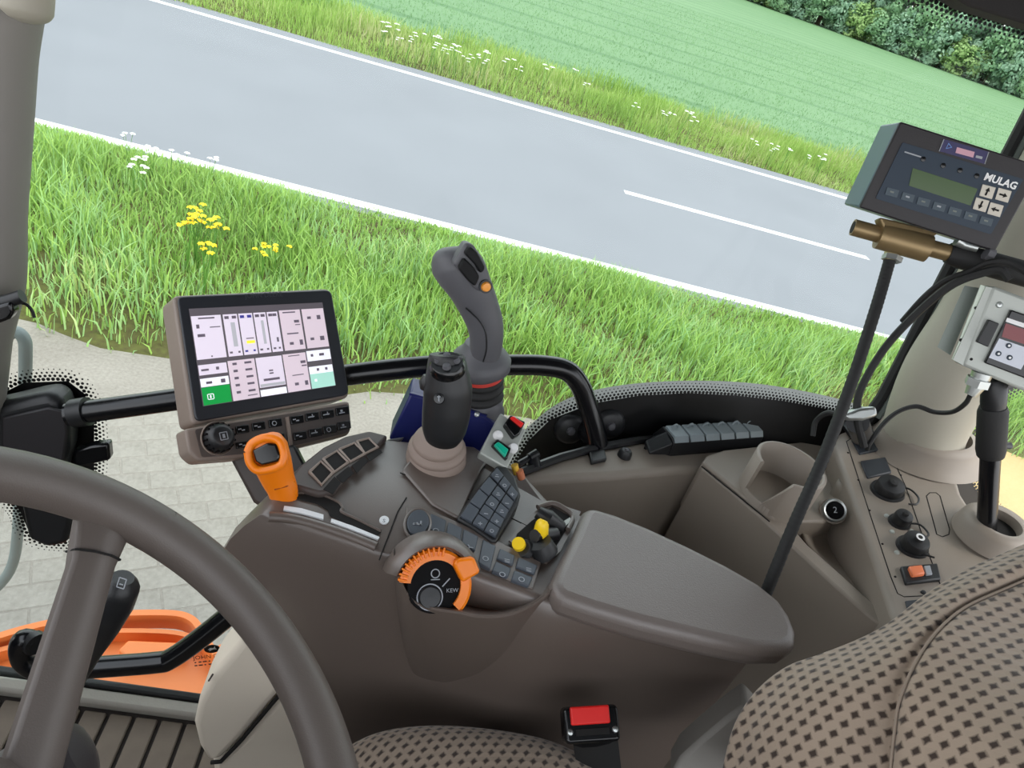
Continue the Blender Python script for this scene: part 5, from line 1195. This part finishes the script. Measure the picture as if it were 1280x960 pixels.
# grey plate with switches
sb = thing('switch_plate', 'light grey metal plate with red and green rocker switches beside the joystick', 'switch panel', hd(620, 580, 1.02))
SBP = plane3(hd(626, 516, 1.025), hd(657, 537, 1.025), hd(600, 565, 0.985))
mk('plate', slab([(626, 516), (658, 537), (634, 586), (600, 566)], SBP, 0.0, 0.018), ALU, sb, bevel=0.002)
rs = mk('black_rocker', slab([(628, 533), (636, 522), (654, 531), (647, 546), (640, 550)], SBP, 0.010), BLACKG, sb, bevel=0.002)
mk('red_lens', slab([(637, 523), (641, 521), (654, 530), (651, 535)], off_pl(SBP, .010), 0.003), RED, rs, bevel=0.001)
gs_ = mk('green_rocker', slab([(613, 558), (620, 551), (637, 563), (632, 577)], SBP, 0.008), BLACKG, sb, bevel=0.002)
mk('green_lens', slab([(617, 557), (622, 553), (635, 563), (631, 572)], off_pl(SBP, .008), 0.004), GREEN, gs_, bevel=0.0015)
for x, y in ((622, 545), (641, 561)):
    mk('white_button', tf(lathe([(0, 0.008), (0.005, 0.007), (0.0068, 0.004), (0.007, 0)], 18), frame(hp(x, y, SBP), SBP[1], IR)), WHITE, sb)
mk('gold_connector', tube([hd(646, 592, 1.0), hd(643, 581, .995)], 0.005, 10), mat('brass_yellow', (222, 180, 70), 0.35, metal=0.6), sb)
mk('copper_connector', tube([hd(652, 598, 1.0), hd(649, 588, .995)], 0.0055, 10), mat('copper_brown', (176, 104, 70), 0.4), sb)
tag(mk('lever_latch', extr([hd(x, y, 1.03) for x, y in [(470, 556), (486, 549), (506, 546), (500, 552), (482, 558)]], (0, 0.02, -0.02)), DGREY, bevel=0.002), 'small dark latch at the far corner of the pocket tray', 'latch')

# ------------------------------------------------------------------ implement terminal on a tube by the pillar
tm = thing('implement_terminal', 'black and steel blue implement terminal with a green display and arrow keys', 'terminal', hd(1180, 300, 1.0))
TC = [(1124, 152), (1300, 208), (1242, 314), (1073, 259)]
TPL = plane3(hd(1124, 152, .959), hd(1300, 208, .949), hd(1073, 259, .995)); tn_ = TPL[1]
mk('case', extr([hp(x, y, TPL, -0.004) for x, y in TC], -tn_ * 0.075), STEELBLUE, tm, bevel=0.003)
mk('front_frame', extr([hp(x, y, TPL, -0.004) for x, y in TC], tn_ * 0.005), CASE, tm, bevel=0.002)
tp0 = off_pl(TPL, 0.001)
fp = mk('keypad_foil', slab(rpx([(1128, 178), (1279, 224), (1238, 293), (1094, 248)], 2, 2), tp0, 0.0012), DKBLUE, tm, smooth=0)
tp1 = off_pl(TPL, 0.0025); tx = hp(1242, 314, TPL) - hp(1073, 259, TPL)
mk('lcd', slab([(1141, 210), (1222, 236), (1213, 257), (1136, 232)], tp1, 0.0004, 0.0), mat('green_lcd', (48, 74, 24), 0.2, emit=0.03), fp, smooth=0)
for px_, py_ in ((1234, 239.5), (1254, 244), (1226, 256), (1244, 262)):
    k_ = mk('arrow_key', slab([(px_ - 6, py_ - 9.5), (px_ + 10.5, py_ - 5), (px_ + 5.5, py_ + 9.5), (px_ - 10.5, py_ + 5)], tp1, 0.0012, 0.0), mat('pale_key', (196, 190, 178), 0.5), fp, bevel=0.0005)
    ver = px_ in (1234, 1226)
    M = frame(hp(px_, py_, tp1, 0.0014), tn_, tx) @ Matrix.Rotation(1.57 if ver else 0.0, 4, 'Z')
    a_ = 0.0055; dr_ = 1 if (px_, py_) in ((1234, 239.5), (1254, 244)) else -1
    mk('arrow', tf(extr([V((x * dr_ * a_, y * a_, 0)) for x, y in ((1, 0), (0.1, .55), (.1, .2), (-.9, .2), (-.9, -.2), (.1, -.2), (.1, -.55))], (0, 0, .0003)), M), GROOVE, k_, smooth=0)
for i in range(7):
    px_ = 1115 + i * 19.6; py_ = 240 + i * 6.0
    k_ = mk('function_key', slab([(px_ - 6, py_ - 6), (px_ + 9, py_ - 2), (px_ + 6, py_ + 7), (px_ - 9, py_ + 3)], tp1, 0.0008, 0.0), mat('slate_key', (58, 72, 82), 0.5), fp, smooth=0)
    mk('key_symbol', tf(box(0.005, 0.002, .0003), frame(hp(px_, py_, tp1, 0.001), tn_, tx)), GREYP if i in (1, 3) else mat('faint_print', (110, 116, 110), .5), k_, smooth=0)
for x, y in ((1154, 199), (1179, 207), (1200, 213), (1221, 220)):
    mk('led', tf(lathe([(0, .0008), (.003, .0006), (.0034, 0)], 12), frame(hp(x, y, tp1), tn_, tx)), BLACKG, fp)
mk('lettering', tf(text('MULAG', 0.0125, bold=0.0004), frame(hp(1251, 227, tp1, 0.0002), tn_, tx)), WHITE, fp, smooth=0)
mk('small_lettering', tf(box(0.022, 0.0016, 0.0003), frame(hp(1141, 193, tp1, 0.0002), tn_, tx)), GREYP, fp, smooth=0)
stk_ = mk('maker_sticker', slab([(1180, 174), (1236, 190), (1231, 205), (1174, 189)], tp0, 0.0006, 0.0), mat('sticker_navy', (44, 40, 84), 0.4), tm, smooth=0)
mk('sticker_emblem', tf(lathe([(0.003, 0), (0.0046, 0)], 3), frame(hp(1186, 183, tp0, 0.0012), tn_, tx)), mat('emblem_blue', (96, 130, 190), .4), stk_, smooth=0)
mk('sticker_print', slab([(1196, 184), (1218, 190), (1216, 197), (1194, 191)], tp0, 0.0010, 0.0), mat('sticker_pink', (196, 150, 164), .4), stk_, smooth=0)
mk('sticker_print', slab([(1220, 194), (1228, 196), (1227, 199), (1219, 197)], tp0, 0.0010, 0.0), GREYP, stk_, smooth=0)
for a_, b_ in (((1180, 174), (1174, 189)), ((1236, 190), (1231, 205))):
    mk('sticker_edge', tube([hp(*a_, tp0, 0.001), hp(*b_, tp0, 0.001)], 0.0006, 4), GREYP, stk_, smooth=0)
# tube mount
tmn = thing('terminal_mount', 'olive plated tube clamp carrying the terminal from the pillar', 'bracket', hd(1150, 320, 1.03))
tu0, tu1, tu2, tu3 = hd(1066, 284, 1.035), hd(1110, 296, 1.03), hd(1185, 316, 1.02), hd(1330, 356, 1.0)
mk('tube', tube([tu0, tu1, tu2], 0.0115, 18), BRASS, tmn)
mk('tube_bore', tube([tu0 - (tu1 - tu0).normalized() * 0.0006, tu0 + (tu1 - tu0) * 0.1], 0.0085, 16), GROOVE, tmn)
mk('clamp_sleeve', tube([hd(1098, 294, 1.03), hd(1160, 311, 1.022)], 0.0185, 20), BRASS, tmn)
mk('saddle', extr([hd(x, y, 1.015) for x, y in [(1100, 271), (1122, 276), (1176, 290), (1160, 300), (1154, 308), (1108, 296), (1106, 286)]], FW * 0.02), BRASS, tmn, bevel=0.003)
mk('rubber_grip', tube([tu2, hd(1200, 320, 1.018), tu3], [0.014, 0.017, 0.017], 16), RUBBER, tmn)
mk('wing_bolt', tube([hd(1196, 300, 1.0), hd(1206, 306, 1.0), hd(1222, 310, .995)], [0.008, 0.006, 0.006], 10), STEEL, tmn)
mk('clamp_nut', tube([hd(1232, 316, .99), hd(1240, 320, .99)], 0.009, 8), DGREY, tmn)
# black corrugated rod hanging from the clamp
rod = thing('braided_hose', 'long straight black braided hose slanting from the terminal clamp to the armrest', 'hose', hd(946, 772, 1.0))
rp_ = [hd(1112, 326, 1.035), hd(1094, 388, 1.03), hd(1064, 480, 1.015), hd(1028, 575, 1.0), hd(994, 652, .985), hd(960, 735, .985), hd(946, 770, .99)]
path = catmull(rp_, 40); rr_ = [0.0080 + 0.00025 * math.sin(i * 1.9) for i in range(len(path))]
mk('hose', tube(path, rr_, 12), RUBBER, rod)
ft = mk('fitting', tube([hd(1117, 312, 1.035), hd(1113, 326, 1.035)], [0.011, 0.010], 6), mat('brass_fitting', (190, 176, 130), 0.35, metal=0.7), rod)
mk('fitting_nut', tube([hd(1116, 320, 1.034), hd(1114, 326, 1.034)], 0.0135, 6), STEEL, ft)

# ------------------------------------------------------------------ small control box with red readout
CB = [(1241, 357), (1334, 392), (1292, 494), (1203, 457)]
CPL = plane3(hd(1241, 357, .968), hd(1334, 392, .949), hd(1203, 457, .993)); cn = CPL[1]
cbx = thing('counter_box', 'small grey metal control box with a red readout and round keys', 'control box', hd(1245, 475, 1.0))
mk('case', extr([hp(x, y, CPL) for x, y in CB], -cn * 0.05), ALU, cbx, bevel=0.004, seg=2)
cx_ = hp(1292, 494, CPL) - hp(1203, 457, CPL)
br = mk('angle_bracket', slab([(1232, 358), (1242, 360), (1204, 457), (1191, 449)], off_pl(CPL, -0.004), 0.002, 0.002), ALU, cbx)
br2 = mk('angle_flange', extr([hp(x, y, CPL, -0.004) for x, y in [(1226, 356), (1242, 361), (1203, 456), (1190, 449)]], -cn * 0.002), mat('pale_green_zinc', (186, 196, 182), 0.4, metal=0.3), br)
mk('rear_flange', extr([hp(x, y, CPL, -0.03) for x, y in [(1206, 357), (1224, 360), (1188, 444), (1172, 434)]], -cn * 0.002), mat('shaded_green_zinc', (120, 128, 122), 0.4, metal=0.3), br)  # same zinc bracket, shade on this face put into a darker colour
for x, y in ((1220, 385), (1201, 425)): mk('bracket_hole', tf(lathe([(0, 0), (.0022, 0)], 10), frame(hp(x, y, CPL, -0.0030), cn, cx_)), GROOVE, br, smooth=0)
mk('screw', tf(lathe([(0, .003), (.003, .0025), (.0045, 0)], 12), frame(hp(1249, 381, CPL), cn, cx_)), STEEL, cbx)
mk('screw_hole', tf(lathe([(0, .0004), (.002, .0004)], 10), frame(hp(1214, 449, CPL), cn, cx_)), GROOVE, cbx, smooth=0)
mk('toggle_block', slab([(1234, 399), (1247, 404), (1233, 433), (1219, 427)], CPL, 0.008), BLACK, cbx, bevel=0.001)
ins = mk('readout_insert', slab([(1262, 387), (1330, 410), (1300, 480), (1229, 453)], CPL, 0.006), BLACKG, cbx, bevel=0.0015)
ip = off_pl(CPL, 0.006)
mk('readout', slab([(1257, 404), (1300, 418), (1292, 434), (1252, 421)], ip, 0.0006, 0.0), mat('red_readout', (112, 36, 40), 0.2, emit=0.03), ins, smooth=0)
mk('readout_bezel', slab([(1259, 397), (1300, 411), (1299, 416), (1257, 402)], ip, 0.0008, 0.0), WHITE, ins, smooth=0)
kp2 = mk('key_field', slab([(1249, 423), (1290, 437), (1276, 462), (1236, 447)], ip, 0.0006, 0.0), mat('pale_key_field', (196, 200, 210), 0.4), ins, smooth=0)
for x, y in ((1261, 432), (1248, 442), (1262, 447)):
    rk_ = mk('round_key', tf(lathe([(0, .0016), (.0032, .0014), (.0036, 0)], 14), frame(hp(x, y, ip, .0006), cn, cx_)), DKBLUE, kp2)
    mk('key_centre', tf(mv(lathe([(0, 0), (.0016, 0)], 10), (0, 0, .0018)), frame(hp(x, y, ip, .0006), cn, cx_)), WHITE, rk_, smooth=0)
mk('key_lettering', tf(mv(text('RESET', 0.0035), (0, 0, .0008)), frame(hp(1262, 440, ip), cn, cx_)), DKBLUE, kp2, smooth=0) if False else None
gl_ = mk('cable_gland', tube([hd(1228, 466, .995), hd(1222, 480, 1.0), hd(1213, 494, 1.005)], [0.013, 0.012, 0.008], 12), STEEL, cbx)
mk('gland_nut', tube([hd(1224, 473, .996), hd(1220, 482, 1.0)], 0.0155, 6), STEEL, gl_)

# ------------------------------------------------------------------ cables
def cable(pts, r, label, m_=RUBBER):
    return tag(mk('cable', tube(catmull([hd(*p) for p in pts], 8), r, 8), m_), label, 'cable')
cable([(1213, 494, 1.004), (1206, 505, 1.02), (1190, 515, 1.05), (1168, 515, 1.08), (1145, 508, 1.09), (1122, 515, 1.09), (1103, 531, 1.085), (1088, 553, 1.075), (1084, 562, 1.08)], 0.0034, 'thin black cable from the counter box to the socket panel')
cable([(1262, 350, .96), (1250, 338, .965), (1225, 342, .98), (1190, 356, 1.0), (1150, 388, 1.03), (1110, 430, 1.06), (1084, 470, 1.07), (1072, 500, 1.07), (1073, 530, 1.065), (1080, 558, 1.075)], 0.0055, 'thick black cable looping from the terminal down to the socket panel')
cable([(1300, 352, .95), (1264, 330, .97), (1238, 328, .98), (1210, 340, 1.0), (1180, 352, 1.02), (1155, 372, 1.04), (1128, 402, 1.07)], 0.0045, 'thin black cable running beside the thick looping one')
cn_ = thing('plug_connector', 'black plug with a bright metal latch above the socket panel', 'plug', hp(1075, 545, SPL))
mk('body', tube([hp(1078, 546, SPL), hd(1072, 528, 1.07)], [0.019, 0.016], 14), BLACK, cn_)
mk('latch', extr([hd(x, y, 1.055) for x, y in [(1054, 518), (1076, 510), (1096, 508), (1098, 520), (1080, 526), (1060, 526)]], FW * 0.02), STEEL, cn_, bevel=0.004)
mk('base_plate', slab([(1050, 530), (1064, 526), (1088, 536), (1092, 544), (1062, 546)], off_pl(SPL, 0.004), 0.005), BLACK, cn_, bevel=0.001)
cable([(1054, 522, 1.08), (1036, 516, 1.1), (1020, 526, 1.12), (1016, 545, 1.12)], 0.004, 'short black cable curling off the plug towards the window')
